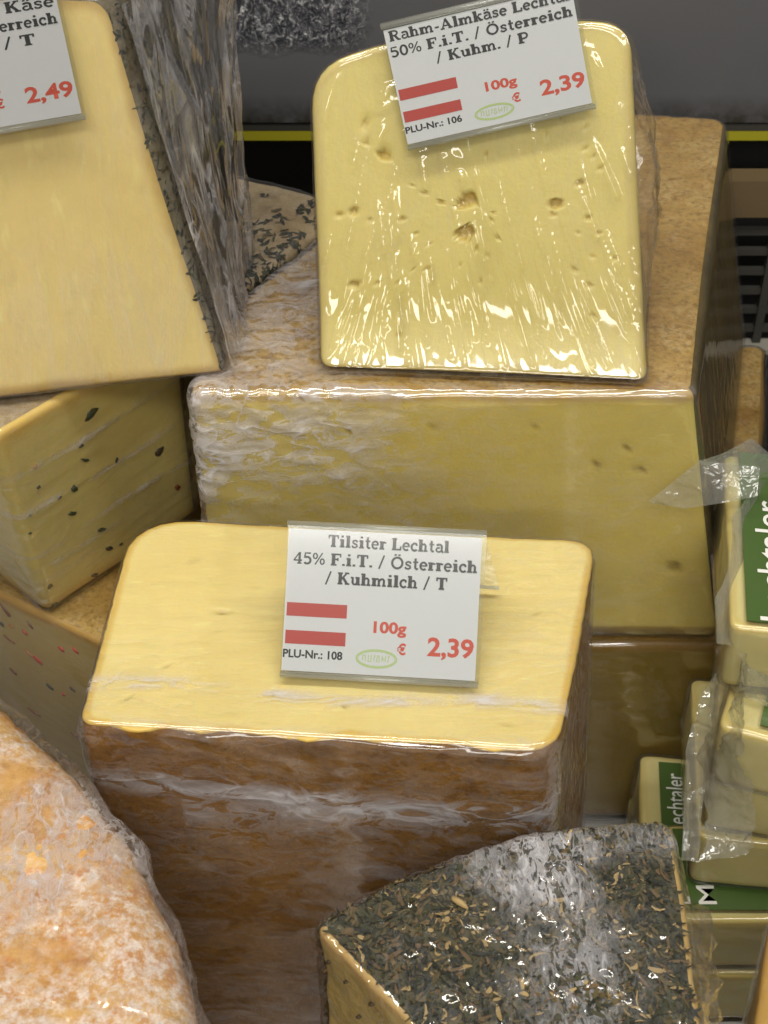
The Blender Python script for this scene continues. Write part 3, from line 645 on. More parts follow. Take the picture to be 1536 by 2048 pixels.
# ------------------------------------------------------------------ herb-coated wedge in front
zh, zh0 = 0.200, 0.1005
hw = [onz(*q, zh) for q in ((634, 1852), (790, 1772), (960, 1706), (1080, 1672), (1210, 1660), (1338, 1646), (1368, 1800), (1425, 2260), (1020, 2260))]
rad = [0.004, 0.003, 0.003, 0.003, 0.003, 0.006, 0.003, 0.004, 0.004]
hwb = at_z(shift(at_z(hw, 0), -0.001), zh0)
r = thing('cheese_wedge', 'cheese wedge with top crusted in dark dried herbs under wrinkled film', 'cheese', (0.04, 0.25, zh0))
b = Body(hw, hwb, rad, 0.0026, 0.0016, 0.004); b.push(0.0010 * fbm(b.co, 50, 4, 5))
pp = b.finish(r, {'paste': ([5, 6, 7, 8], M['paste_herb']), 'rind': (['A', 'B', 0, 1, 2, 3, 4], M['rind_herb'])})
P, N = sample_body(b, {'A', 0, 1, 2, 3, 4}, 11000, 15); herb_crust('herb_crust', r, P, N, 0.0020, HM, 6, 0.0005, 2.3, 0.17)
for px, py, a, rot in [(920, 1803, 0.0024, -0.2)]:
    fleck('straw_stalk', onz(px, py, zh + 0.0032), V(0, 0, 1), a * 1.3, a * 0.42, rot, HM[4][0], r)
pn = V(-0.7, -0.7, 0.05)
cn = unit(np.cross(hw[0] - hw[8], V(0, 0, 1))); cn = cn if cn[0] < 0 else -cn
for px, py in ((690, 1965), (740, 2010), (655, 1925), (715, 2035)):
    fleck('herb_fleck', onplane(px, py, hw[0] + cn * 0.0008, cn), cn, 0.0010, 0.0006, 0.5, M['dark'], r, pp['paste'])
def hz_h(p):  # milky film patches, with the glare on them put into the whiteness
    c1 = onz(1070, 1750, zh); c2 = onz(1140, 1960, zh); tp = p[:, 2] > zh - 0.003
    q = 0.5 + 0.5 * fbm(p, 110, 3, 9)
    a = 1.1 * np.exp(-(((p[:, 0] - c1[0]) / 0.019) ** 2 + ((p[:, 1] - c1[1]) / 0.014) ** 2) ** 2) * q * tp
    a += 0.75 * np.exp(-(((p[:, 0] - c2[0]) / 0.014) ** 2 + ((p[:, 1] - c2[1]) / 0.024) ** 2)) * q * tp
    a += 0.25 * tp * np.exp(-((p[:, 1] - c1[1] - 0.012) / 0.006) ** 2) * (p[:, 0] > c1[0] - 0.03)
    return np.clip(a, 0, 0.7)
def wr_h(p, n):
    return 0.0009 * (wrinkle(p, (0.6, -1, 0), 60, 190, 95)) + 0.0004 * fbm(p, 260, 2, 96)
def wr_h2(bd):
    # film stands off in crumples along the right-hand cut side
    right = np.clip((bd.co[:, 0] - hw[6][0] + 0.001) / 0.002, 0, 1) * (bd.co[:, 2] < zh - 0.002) * (bd.co[:, 1] < 0.275)
    bd.co += np.outer(right * (0.004 + 0.004 * (wrinkle(bd.co, (0.2, -1, 0.3), 25, 120, 97) - 0.4)), V(1, 0, 0))
film(hw, hwb, rad, r, FILM['herb'], wr_h, 0.0016, 0.0014, e=0.002, haze=hz_h, extra=wr_h2)
r = thing('cheese_wedge', 'plain cheese wedge lying beneath the herb-crusted wedge', 'cheese', (0.04, 0.25, 0))
lw = at_z(shift(at_z(hw, 0), -0.002), 0.0975)
b = Body(lw, at_z(lw, 0.0), rad, 0.006, 0.004, 0.004)
b.finish(r, {'paste': ([5, 6, 7, 8], M['paste_herb']), 'rind': (['A', 'B', 0, 1, 2, 3, 4], M['rind_tan'])})

# ------------------------------------------------------------------ lettering: a slab-serif stroke face, and the plain face
def arc(cx, cy, rx, ry, a0, a1, n=12): return [(cx + rx * math.cos(math.radians(a0 + (a1 - a0) * i / n)), cy + ry * math.sin(math.radians(a0 + (a1 - a0) * i / n))) for i in range(n + 1)]
TK, TN, XH = 0.24, 0.12, 0.68
def stem(x, y0, y1, bot=(0.13, 0.13), top=(0.13, 0.0)):
    s = [([(x, y0), (x, y1)], TK)]
    if bot: s.append(([(x - 0.07 - bot[0], y0 + TN / 2), (x + 0.07 + bot[1], y0 + TN / 2)], TN))
    if top: s.append(([(x - 0.07 - top[0], y1 - TN / 2), (x + 0.07 + top[1], y1 - TN / 2)], TN))
    return s
def bowl_a():
    return [(arc(0.33, 0.50, 0.22, 0.15, 160, 0, 8) + [(0.55, 0.1), (0.62, 0.05), (0.70, 0.06)], 0.15), (arc(0.30, 0.21, 0.20, 0.17, 60, 330, 12), 0.12)]
def ring(w, h, cx, cy): return [(arc(cx, cy, w, h, 0, 360, 22), 0.15)]
G = {
 ' ': (0.36, []), '.': (0.30, [([(0.15, 0.0), (0.15, 0.17)], 0.18)]), '-': (0.50, [([(0.08, 0.34), (0.42, 0.34)], 0.13)]),
 '/': (0.56, [([(0.08, -0.08), (0.46, 1.06)], 0.11)]),
 'T': (0.96, stem(0.48, 0, 1, (0.15, 0.15), None) + [([(0.06, 0.94), (0.90, 0.94)], 0.12), ([(0.10, 0.70), (0.10, 1.0)], 0.10), ([(0.86, 0.70), (0.86, 1.0)], 0.10)]),
 'i': (0.46, stem(0.23, 0, XH) + [([(0.23, 0.83), (0.23, 1.0)], 0.18)]), 'l': (0.46, stem(0.23, 0, 1.0)),
 's': (0.60, [([(0.50, 0.48), (0.46, 0.60), (0.30, 0.64), (0.14, 0.56), (0.16, 0.42), (0.30, 0.35), (0.46, 0.28), (0.49, 0.14), (0.32, 0.04), (0.14, 0.07), (0.09, 0.20)], 0.13)]),
 't': (0.52, [([(0.24, 0.95), (0.24, 0.14), (0.32, 0.05), (0.46, 0.08)], 0.15), ([(0.06, 0.63), (0.46, 0.63)], TN)]),
 'e': (0.66, [(arc(0.33, 0.34, 0.24, 0.30, 0, 315, 18), 0.14), ([(0.10, 0.36), (0.57, 0.36)], 0.10)]),
 'r': (0.58, stem(0.20, 0, XH) + [([(0.24, 0.42), (0.34, 0.58), (0.46, 0.62)], 0.12), ([(0.48, 0.50), (0.48, 0.64)], 0.14)]),
 'L': (0.86, stem(0.24, 0, 1, (0.13, 0.0), (0.13, 0.13)) + [([(0.1, 0.06), (0.78, 0.06)], 0.12), ([(0.76, 0.0), (0.76, 0.34)], 0.11)]),
 'c': (0.62, [(arc(0.34, 0.34, 0.25, 0.30, 45, 320, 16), 0.15), ([(0.50, 0.44), (0.50, 0.62)], 0.13)]),
 'h': (0.82, stem(0.20, 0, 1.0) + [([(0.24, 0.45), (0.34, 0.60), (0.50, 0.62), (0.60, 0.50), (0.60, 0.03)], 0.15), ([(0.44, TN / 2), (0.77, TN / 2)], TN)]),
 'u': (0.82, stem(0.60, 0, XH, (0.0, 0.12)) + [([(0.19, 0.64), (0.19, 0.20), (0.28, 0.06), (0.44, 0.07), (0.56, 0.22)], 0.15), ([(0.03, XH - TN / 2), (0.24, XH - TN / 2)], TN)]),
 'm': (1.20, stem(0.20, 0, XH) + [([(0.24, 0.45), (0.34, 0.60), (0.48, 0.62), (0.58, 0.50), (0.58, 0.03)], 0.15), ([(0.62, 0.45), (0.74, 0.60), (0.88, 0.62), (0.98, 0.50), (0.98, 0.03)], 0.15), ([(0.45, TN / 2), (0.72, TN / 2)], TN), ([(0.84, TN / 2), (1.14, TN / 2)], TN)]),
 'a': (0.70, bowl_a()), 'ä': (0.70, bowl_a() + [([(0.20, 0.82), (0.20, 0.96)], 0.14), ([(0.46, 0.82), (0.46, 0.96)], 0.14)]),
 'k': (0.80, stem(0.20, 0, 1.0) + [([(0.28, 0.30), (0.56, 0.63)], 0.10), ([(0.38, 0.40), (0.62, 0.05)], 0.16), ([(0.46, XH - TN / 2), (0.74, XH - TN / 2)], TN), ([(0.48, TN / 2), (0.78, TN / 2)], TN)]),
 'K': (1.02, stem(0.24, 0, 1.0, (0.13, 0.13), (0.13, 0.13)) + [([(0.32, 0.42), (0.76, 0.95)], 0.12), ([(0.46, 0.58), (0.80, 0.06)], 0.18), ([(0.60, 0.95), (0.95, 0.95)], TN), ([(0.62, TN / 2), (1.0, TN / 2)], TN)]),
 'F': (0.86, stem(0.24, 0, 1.0, (0.13, 0.18), (0.13, 0.0)) + [([(0.1, 0.94), (0.80, 0.94)], 0.12), ([(0.78, 0.70), (0.78, 1.0)], 0.10), ([(0.24, 0.52), (0.58, 0.52)], 0.11), ([(0.58, 0.38), (0.58, 0.66)], 0.09)]),
 'R': (1.00, stem(0.24, 0, 1.0, (0.13, 0.13), (0.13, 0.0)) + [([(0.2, 0.95)] + arc(0.50, 0.73, 0.26, 0.22, 90, -90, 10) + [(0.24, 0.51)], 0.13), ([(0.52, 0.50), (0.78, 0.06)], 0.17), ([(0.74, TN / 2), (0.98, TN / 2)], TN)]),
 'P': (0.92, stem(0.24, 0, 1.0, (0.13, 0.18), (0.13, 0.0)) + [([(0.2, 0.95)] + arc(0.52, 0.69, 0.27, 0.26, 90, -90, 10) + [(0.24, 0.43)], 0.13)]),
 'A': (1.04, [([(0.16, 0.05), (0.50, 0.98)], 0.10), ([(0.48, 0.98), (0.84, 0.05)], 0.18), ([(0.28, 0.32), (0.70, 0.32)], 0.10), ([(0.0, TN / 2), (0.34, TN / 2)], TN), ([(0.66, TN / 2), (1.02, TN / 2)], TN)]),
 'Ö': (1.04, ring(0.40, 0.45, 0.52, 0.49) + [([(0.36, 1.08), (0.36, 1.22)], 0.15), ([(0.66, 1.08), (0.66, 1.22)], 0.15)]),
 '0': (0.72, ring(0.25, 0.45, 0.36, 0.49)),
 '4': (0.74, [([(0.50, 0.05), (0.50, 0.98)], 0.16), ([(0.48, 0.95), (0.07, 0.30)], 0.09), ([(0.04, 0.30), (0.70, 0.30)], 0.11), ([(0.32, 0.05), (0.68, 0.05)], 0.09)]),
 '5': (0.72, [([(0.60, 0.93), (0.17, 0.93), (0.14, 0.52)], 0.12), (arc(0.33, 0.33, 0.27, 0.28, 125, -140, 14), 0.15)]),
 '%': (1.00, [(arc(0.22, 0.72, 0.15, 0.22, 0, 360, 14), 0.10), (arc(0.78, 0.27, 0.15, 0.22, 0, 360, 14), 0.10), ([(0.22, 0.0), (0.78, 1.0)], 0.09)]),
}
def slab_strokes(text):
    x, out = 0.0, []
    for ch in text:
        adv, st = G[ch]
        for pts, w in st: out.append(([(x + p[0], p[1]) for p in pts], w))
        x += adv + 0.03
    return out, x
def strokes_mesh(strokes, M4, sx, sy, ox, oy, fat=1.0):
    """flat ribbons along each stroke; M4 maps card mm (x, y, height) to the parent's space"""
    vs, fs = [], []; lay = 0
    for pts, w in strokes:
        lay += 1; z = 0.00004 * lay / 10
        P = [np.array(p, float) for p in pts]; closed = np.allclose(P[0], P[-1]); k = len(vs); n = len(P)
        for i in range(n):
            a = P[i - 1] if i > 0 else (P[-2] if closed else P[0]); c = P[i + 1] if i < n - 1 else (P[1] if closed else P[-1])
            d = unit(c - a); nn = np.array([-d[1], d[0]])
            for sgn in (1, -1):
                q = P[i] + nn * sgn * w * fat / 2; vs.append(M4 @ Vector((ox + q[0] * sx, oy + q[1] * sy, z)))
        fs += [(k + 2 * i, k + 2 * i + 1, k + 2 * i + 3, k + 2 * i + 2) for i in range(n - 1)]
    return vs, fs
def plain_text(name, text, M4, x0, x1, y0, cap, mat, parent, bold=0.022, z=0.0):
    """built-in typeface, turned to mesh, fitted between x0 and x1 with a given capital height"""
    cu = bpy.data.curves.new('text', 'FONT'); cu.body = text; cu.size = 1.0; cu.offset = bold; cu.resolution_u = 3; cu.fill_mode = 'FRONT'
    ob = bpy.data.objects.new('text', cu); COL.objects.link(ob)
    dg = bpy.context.evaluated_depsgraph_get(); me = bpy.data.meshes.new_from_object(ob.evaluated_get(dg))
    bpy.data.objects.remove(ob)
    co = np.array([v.co[:] for v in me.vertices]); mn, mx = co[:, 0].min(), co[:, 0].max()
    s = cap / 0.70
    for v in me.vertices:
        v.co = M4 @ Vector((x0 + (v.co.x - mn) / (mx - mn) * (x1 - x0), y0 + v.co.y * s, z))
    me.materials.clear(); me.materials.append(mat); me.name = name
    o = bpy.data.objects.new(name, me); COL.objects.link(o); o.parent = parent
    return o
M['ink'] = plain('ink_black', (0.012, 0.012, 0.014), 0.6); M['ink_red'] = plain('ink_red', (0.66, 0.075, 0.04), 0.6)
M['flag_red'] = plain('flag_red', (0.52, 0.055, 0.045), 0.6); M['ink_green'] = plain('ink_green', (0.50, 0.62, 0.26), 0.6)
t = NT('card_paper'); M['paper'] = t.done(t.principled(Base_Color=t.mix(t.noise(25, 3), (0.70, 0.69, 0.74), (0.74, 0.73, 0.77)), Roughness=0.55))
def clear_mat(name, haze, rough=0.06, col=(0.97, 0.98, 0.97), gain=1.3, bump=0.0, hcol=(0.8, 0.8, 0.76)):
    t = NT(name); kw = {}
    if bump: kw['Normal'] = t.bump(t.noise(140, 3, 0.5, t.coord((1, 0.5, 1)), 0.5), bump, 0.002)
    fr = t.math('MULTIPLY', t.n('ShaderNodeFresnel', {'IOR': 1.49, **kw}).outputs[0], gain, True); fr = t.math('MINIMUM', fr, 0.4)
    tr = t.n('ShaderNodeBsdfTransparent', {'Color': (*col, 1)}).outputs[0]
    df = t.n('ShaderNodeMixShader', {0: 0.5, 1: t.n('ShaderNodeBsdfDiffuse', {'Color': (*hcol, 1), **kw}).outputs[0], 2: t.n('ShaderNodeBsdfTranslucent', {'Color': (*hcol, 1), **kw}).outputs[0]}).outputs[0]
    s1 = t.n('ShaderNodeMixShader', {0: haze, 1: tr, 2: df}).outputs[0]
    gl = t.n('ShaderNodeBsdfGlossy', {'Color': (1, 1, 1, 1), 'Roughness': rough, **kw}).outputs[0]
    return t.done(t.n('ShaderNodeMixShader', {0: fr, 1: s1, 2: gl}).outputs[0])
M['acrylic'] = clear_mat('clear_acrylic', 0.012, 0.10)
M['acrylic_edge'] = clear_mat('acrylic_edge', 0.35, 0.12, (0.9, 0.92, 0.88))

def price_card(label, center, u, n, w, h, lines, sizes, plu, price, leg=None, peg=None):
    """printed card in a folded clear holder; local frame: x along the card, y up the card, z out of its face"""
    u = unit(u - n * np.dot(u, n)); v = np.cross(n, u)
    root = thing('price_card', label, 'price card', center, 'price cards in clear holders')
    R = Matrix((u, v, n)).transposed().to_4x4(); I = Matrix.Identity(4)
    def add(name, vs, fs, mat, smooth=False, par=None):
        o = link_mesh(name, [R @ Vector(p) for p in vs], fs, mat, par or root, smooth); return o
    X = lambda f: (f - 0.5) * w
    Y = lambda f: (0.5 - f) * h
    paper = add('card', *box_mesh(0, 0, 0, w, h, 0.0006), M['paper'])
    zf = 0.00036
    for (txt, fx0, fx1, fy), cap in zip(lines, sizes):
        st, adv = slab_strokes(txt); sx = (fx1 - fx0) * w / (adv - 0.03)
        vs, fs = strokes_mesh(st, R @ Matrix.Translation((0, 0, zf)), sx, cap, X(fx0), Y(fy) - cap * 0.5, 1.18)
        link_mesh('lettering', vs, fs, M['ink'], paper, False)
    T = R @ Matrix.Translation((0, 0, zf))
    for f0, f1 in ((0.52, 0.615), (0.715, 0.81)):
        add('flag_stripe', *box_mesh(X(0.167), (Y(f0) + Y(f1)) / 2, zf + 0.00002, 0.313 * w, Y(f0) - Y(f1), 0.00008), M['flag_red'], par=paper)
    if plu: plain_text('lettering', plu, T, X(0.003), X(0.312), Y(0.905), 0.055 * h, M['ink'], paper, 0.03)
    plain_text('lettering', '100g', T, X(0.465), X(0.635), Y(0.70), 0.076 * h, M['ink_red'], paper, 0.035)
    plain_text('lettering', '€', T, X(0.592), X(0.638), Y(0.845), 0.072 * h, M['ink_red'], paper, 0.035)
    plain_text('price_lettering', price, T, X(0.748), X(0.985), Y(0.84), 0.125 * h, M['ink_red'], paper, 0.028)
    cx, cy = X(0.488), Y(0.885)
    ov = [(arc(cx, cy, 0.104 * w, 0.062 * h, 0, 360, 40), 0.0005), (arc(cx, cy, 0.096 * w, 0.052 * h, 0, 360, 40), 0.00025)]
    rs = random.Random(3); xx = cx - 0.072 * w
    while xx < cx + 0.07 * w:
        hh = 0.026 * h; ov.append(([(xx, cy - hh * rs.uniform(0.5, 0.9)), (xx + rs.uniform(-0.0002, 0.0004), cy + hh)], 0.00028))
        if rs.random() < 0.6: yq = cy + hh * rs.choice((-0.7, 0.1, 0.8)); ov.append(([(xx, yq), (xx + 0.0007, yq)], 0.0003))
        xx += 0.0009
    vs, fs = strokes_mesh(ov, T, 1, 1, 0, 0); link_mesh('oval_logo', vs, fs, M['ink_green'], paper, False)
    # clear holder: face sheet, rolled lips at top and bottom, back sheet
    add('holder_face', *box_mesh(0.0006, 0, 0.0016, w + 0.0016, h + 0.002, 0.0003), M['acrylic'])
    def rod(name, y, z, rr, x0, x1, mat, hgt):
        k = 8; vs, fs = [], []
        for x in (x0, x1):
            for i in range(k): a = 2 * math.pi * i / k; vs.append((x, y + hgt * math.cos(a), z + rr * math.sin(a)))
        fs = [(i, (i + 1) % k, k + (i + 1) % k, k + i) for i in range(k)] + [tuple(range(k))[::-1], tuple(range(k, 2 * k))]
        return add(name, vs, fs, mat, True)
    rod('holder_lip', -h / 2 - 0.0012, 0.0004, 0.0014, -w / 2 - 0.0003, w / 2 + 0.001, M['acrylic_edge'], 0.0011)
    rod('holder_lip', h / 2 + 0.0014, -0.0006, 0.0024, -w / 2 - 0.0006, w / 2 + 0.0014, M['acrylic_edge'], 0.0012)
    if leg is not None:
        # back sheet of the holder, from the fold down to the cheese behind the card
        q = [Vector((-w / 2, h / 2 + 0.001, -0.002)), Vector((w / 2 + 0.001, h / 2 + 0.001, -0.002))]
        Rt = R.transposed(); d = [Rt @ Vector(tuple(p - center)) for p in leg]
        vs = [q[0], q[1], d[1], d[0]]; vs2 = [p + Vector((0, 0.0003, -0.0003)) for p in vs]
        add('holder_back', vs + vs2, [(0, 1, 2, 3), (7, 6, 5, 4), (0, 4, 5, 1), (1, 5, 6, 2), (2, 6, 7, 3), (3, 7, 4, 0)], M['acrylic'])
        e = (d[1] - d[0]).normalized(); rt = [d[0], d[1], d[1] + Vector((0, 0, 0.0016)), d[0] + Vector((0, 0, 0.0016))]
        add('holder_foot', rt + [p + Vector((0, 0.0012, 0)) for p in rt], [(0, 1, 2, 3), (7, 6, 5, 4), (0, 4, 5, 1), (1, 5, 6, 2), (2, 6, 7, 3), (3, 7, 4, 0)], M['acrylic_edge'])
    if peg:
        k = 8; vs = []; x0, y0 = 0, -h * 0.1
        for z, rr in ((-0.0003, 0.0012), (-peg * 0.7, 0.0012), (-peg, 0.0002)):
            for i in range(k): a = 2 * math.pi * i / k; vs.append((x0 + rr * math.cos(a), y0 + rr * math.sin(a), z))
        add('peg', vs, [(s * k + i, s * k + (i + 1) % k, (s + 1) * k + (i + 1) % k, (s + 1) * k + i) for s in range(2) for i in range(k)], M['acrylic_edge'], True)
    return root

# card on the block
c_bl, c_br = onz(563, 1340, zT + 0.0045), onz(950, 1362, zT + 0.0045)
uC = unit(c_br - c_bl); cw = np.linalg.norm(c_br - c_bl)
tilt = math.radians(48); vC = unit(np.cross(V(0, 0, 1), uC)) * math.cos(tilt) + V(0, 0, 1) * math.sin(tilt); nC = unit(np.cross(uC, vC)); chh = cw * 0.735
cen = (c_bl + c_br) / 2 + vC * chh / 2
lg = [onz(620, 1150, zT + 0.0035), onz(999, 1180, zT + 0.0035)]
price_card('white price card for 2,39 with red-white-red flag, standing on the brown-rinded block', cen, uC, nC, cw, chh,
           [('Tilsiter Lechtal', 0.205, 0.835, 0.075), ('45% F.i.T. / Österreich', 0.03, 0.985, 0.205), ('/ Kuhmilch / T', 0.20, 0.835, 0.335)], [0.084 * chh, 0.084 * chh, 0.084 * chh], 'PLU-Nr.: 108', '2,39', leg=lg)
# card on the holey cheese
off = 0.0075
b_l, b_r, t_l, t_r = (alm(*q, off) for q in ((810, 290), (1178, 207), (775, 60), (1146, -28)))
uR = unit(b_r - b_l); wR = np.linalg.norm(b_r - b_l); hR = (np.linalg.norm(t_l - b_l) + np.linalg.norm(t_r - b_r)) / 2
cenR = (b_l + b_r + t_l + t_r) / 4
print('card sizes', cw, chh, wR, hR)
price_card('white price card for 2,39 tilted against the top of the holey cheese', cenR, uR, n_alm, wR, hR,
           [('Rahm-Almkäse Lechtal', 0.02, 0.985, 0.06), ('50% F.i.T. / Österreich', 0.01, 0.985, 0.195), ('/ Kuhm. / P', 0.24, 0.74, 0.325)], [0.088 * hR] * 3, 'PLU-Nr.: 106', '2,39', peg=0.02)
# card on the tall left piece
b_r, t_r = onplane(163, 226, l1 + nL * 0.007, nL), onplane(100, -26, l1 + nL * 0.007, nL)
vK = unit(t_r - b_r); hK = hR; uK = unit(np.cross(vK, nL)); 
dirb = unit(b_r - onplane(0, 254, l1 + nL * 0.007, nL)); uK = dirb
vK = np.cross(nL, uK); cenK = b_r - uK * wR / 2 + vK * hK / 2
price_card('white price card for 2,49 pinned to the tall smooth pale cheese', cenK, uK, nL, wR, hK,
           [('Käse', 0.745, 0.985, 0.06), ('Österreich', 0.56, 0.985, 0.195), ('/ T', 0.70, 0.86, 0.335)], [0.088 * hK] * 3, None, '2,49', peg=0.02)

# ------------------------------------------------------------------ vacuum packs on the right
M['label_green'] = plain('label_green', (0.060, 0.110, 0.024), 0.4); M['label_white'] = plain('label_white', (0.78, 0.78, 0.74), 0.5)
M['pouch'] = clear_mat('pouch_plastic', 0.30, 0.10, (0.95, 0.96, 0.93), 2.0, 0.8, (0.72, 0.72, 0.66)); M['pouch_skin'] = clear_mat('pouch_skin', 0.05, 0.14, (0.97, 0.97, 0.95), 1.1, 0.12)
def flap(name, root, pts, nu, nv, amp, seed, thick=None):
    """creased sheet of pouch plastic spanned between two poly-lines of world points"""
    a, c = [np.array(p) for p in pts[0]], [np.array(p) for p in pts[1]]
    def at(L, t):
        x = t * (len(L) - 1); i = min(int(x), len(L) - 2); return L[i] + (L[i + 1] - L[i]) * (x - i)
    P = np.array([at(a, i / (nu - 1)) * (1 - j / (nv - 1)) + at(c, i / (nu - 1)) * j / (nv - 1) for j in range(nv) for i in range(nu)])
    du = a[-1] - a[0]; dv = c[0] - a[0]; nn = unit(np.cross(du, dv)); nn = nn if nn[2] > 0 else -nn
    w = amp * (wrinkle(P, dv, 35, 130, seed) - 0.5) + amp * 0.8 * fbm(P, 70, 3, seed + 3)
    P = P + np.outer(w, nn)
    fs = [(j * nu + i, j * nu + i + 1, (j + 1) * nu + i + 1, (j + 1) * nu + i) for j in range(nv - 1) for i in range(nu - 1)]
    return link_mesh(name, P - np.array(root.location), fs, M['pouch'], root)
def pack(label, x0, y0, z0, sx, sy, sz, rz=0.0, lab=(0.007, 0.008), words=(), seed=0, group='green-labelled cheese packs', lsx=None):
    root = thing('cheese_pack', label, 'cheese pack', (x0, y0, z0), group); root.rotation_euler = (0, 0, rz)
    base = V(0, 0, 0)
    P = [V(0, 0, sz), V(sx, 0, sz), V(sx, sy, sz), V(0, sy, sz)]
    b = Body(P, at_z(P, 0.0), [0.004] * 4, 0.003, 0.0018, 0.0022); b.push(0.0007 * fbm(b.co + seed, 45, 3, seed))
    b.finish(root, {'cheese_block': (None, M['paste_pale'])}, base=base)
    s = Body(shift(P, 0.0008), shift(at_z(P, 0.0), 0.0008), [0.005] * 4, 0.003, 0.0022, 0.0026); s.push(0.0006 + 0.0005 * wrinkle(s.co + seed, (0.3, 1, 0.4), 40, 120, seed + 2))
    s.finish(root, {'pouch': (None, M['pouch_skin'])}, base=base)
    lx, ly = lab
    lbl = link_mesh('label', *box_mesh((lx + (lsx or sx - 0.004)) / 2, sy / 2, sz + 0.0023, (lsx or sx - 0.004) - lx, sy - 2 * ly, 0.0005), M['label_green'], root, False)
    for (txt, xb, y_0, y_1, cap) in words:      # text runs away from the counter's front, letter tops to the left
        T = Matrix(((0, -1, 0, xb), (1, 0, 0, 0), (0, 0, 1, sz + 0.0029), (0, 0, 0, 1)))
        plain_text('lettering', txt, T, y_0, y_1, 0, cap, M['label_white'], lbl, 0.006)
    return root
def xat(px, y, z): return (px - 768) / F * (y * math.cos(PITCH) + (HC - z) * math.sin(PITCH))
# uppermost pack with the readable label
zp = 0.200
y_f, y_b = onz(1490, 1252, zp)[1], onz(1480, 905, zp)[1]
x0 = xat(1462, y_f, zp); ya, yb = onz(1510, 1246, zp)[1] - y_f, onz(1510, 1004, zp)[1] - y_f
p1 = pack('pale cheese pack, topmost of its pile, green label with white lettering in full', x0, y_f, 0.169, 0.075, y_b - y_f, 0.031, -0.145, (0.0052, 0.001), [('Lechtaler', 0.0195, ya, yb, 0.0098)], 1)
def wv(px, py, z): return onz(px, py, z)
def wy(px, py, y): return onplane(px, py, V(0, y, 0), V(0, -1, 0))
flap('pouch_flap', p1, ([wy(1256, 1014, 0.446), wy(1300, 975, 0.448), wy(1352, 926, 0.450), wy(1470, 928, 0.452)], [wy(1260, 1018, 0.446), wy(1330, 1024, 0.444), wy(1400, 1006, 0.444), wy(1470, 985, 0.446)]), 40, 16, 0.0003, 5)
flap('pouch_flap', p1, ([wy(1352, 926, 0.450), wy(1395, 908, 0.452), wy(1452, 872, 0.455), wy(1510, 920, 0.460)], [wy(1354, 932, 0.450), wy(1395, 945, 0.450), wy(1460, 950, 0.452), wy(1490, 945, 0.456)]), 30, 12, 0.0003, 6)
flap('pouch_flap', p1, ([wv(1462, 950, 0.208), wv(1424, 1030, 0.206), wv(1436, 1130, 0.203), wv(1420, 1200, 0.200), wv(1438, 1290, 0.196)], [wv(1476, 950, 0.200), wv(1470, 1030, 0.199), wv(1472, 1130, 0.198), wv(1474, 1200, 0.197), wv(1480, 1290, 0.188)]), 60, 14, 0.0004, 7)
flap('pouch_flap', p1, ([wv(1470, 1298, 0.188), wv(1500, 1330, 0.182), wv(1545, 1345, 0.182), wv(1600, 1350, 0.182)], [wv(1460, 1345, 0.172), wv(1490, 1390, 0.170), wv(1545, 1405, 0.170), wv(1600, 1405, 0.170)]), 30, 14, 0.0006, 8)
# second pack
z2 = 0.166; y2 = onz(1480, 1452, z2)[1]
p2 = pack('pale cheese pack second in its pile, crinkled clear pouch seam hanging from its side', xat(1440, y2, z2), y2, 0.136, 0.078, 0.085, 0.030, -0.34, (0.0135, 0.003), [], 2)
seam_o = [wv(1358, 1300, 0.150), wv(1342, 1400, 0.145), wv(1352, 1510, 0.138), wv(1385, 1630, 0.128), wv(1412, 1732, 0.120)]
seam_i = [wv(1400, 1290, 0.152), wv(1388, 1400, 0.147), wv(1396, 1510, 0.140), wv(1425, 1630, 0.130), wv(1446, 1728, 0.120)]
seam_b = [wy(1470, 1300, 0.385), wy(1500, 1400, 0.368), wy(1512, 1500, 0.362), wy(1528, 1600, 0.360), wy(1545, 1672, 0.358)]
flap('pouch_seam', p2, (seam_o, seam_i), 110, 14, 0.0022, 11)
flap('pouch_flap', p2, (seam_i, seam_b), 110, 40, 0.0026, 12)
# lower packs of the pile
y3 = y2 + 0.004
pack('pale cheese pack third in its pile, under the one with the crinkled seam', xat(1425, y3, 0.133), y3, 0.1035, 0.08, 0.085, 0.0295, -0.22, (0.012, 0.004), [], 3)
pack('pale cheese pack sagging over the green label with letter M', xat(1395, y3 - 0.002, 0.10), y3 - 0.002, 0.0715, 0.09, 0.085, 0.029, -0.12, (0.012, 0.004), [], 4)
z4 = 0.0675; y4 = onz(1450, 1842, z4)[1]
xm = xat(1380, y4, z4) - 0.004
xM = xat(1437, y4, z4) - xm
pack('low cheese pack in front whose green label shows the letter M', xm, y4, 0.0345, 0.085, 0.047, 0.033, 0.0, (0.003, 0.0035), [('L', xat(1384, y4, z4) - xm, 0.006, 0.0095, 0.0060), ('M', xM, 0.0058, 0.0148, 0.0072)], 5)
pack('cheese pack lying on the steel deck below the letter M label', xm, y4 - 0.001, 0.001, 0.085, 0.048, 0.031, 0.0, (0.004, 0.004), [], 6)
z6 = 0.052; y6b = onz(1300, 1512, z6)[1]; x6 = xat(1277, y6b - 0.02, z6)
pack('cheese pack with dark green label, half hidden between the brown-rinded block and the pile', x6 - 0.002, y4 + 0.052, 0.0265, 0.080, y6b - y4 - 0.050, 0.025, -0.10, (0.0085, 0.006), [('Lechtaler', 0.0185, 0.004, 0.036, 0.0075)], 7)
pack('cheese pack on the steel deck under the half hidden green-labelled one', x6 + 0.001, y4 + 0.051, 0.001, 0.082, y6b - y4 - 0.052, 0.0245, 0.0, (0.009, 0.006), [], 8)

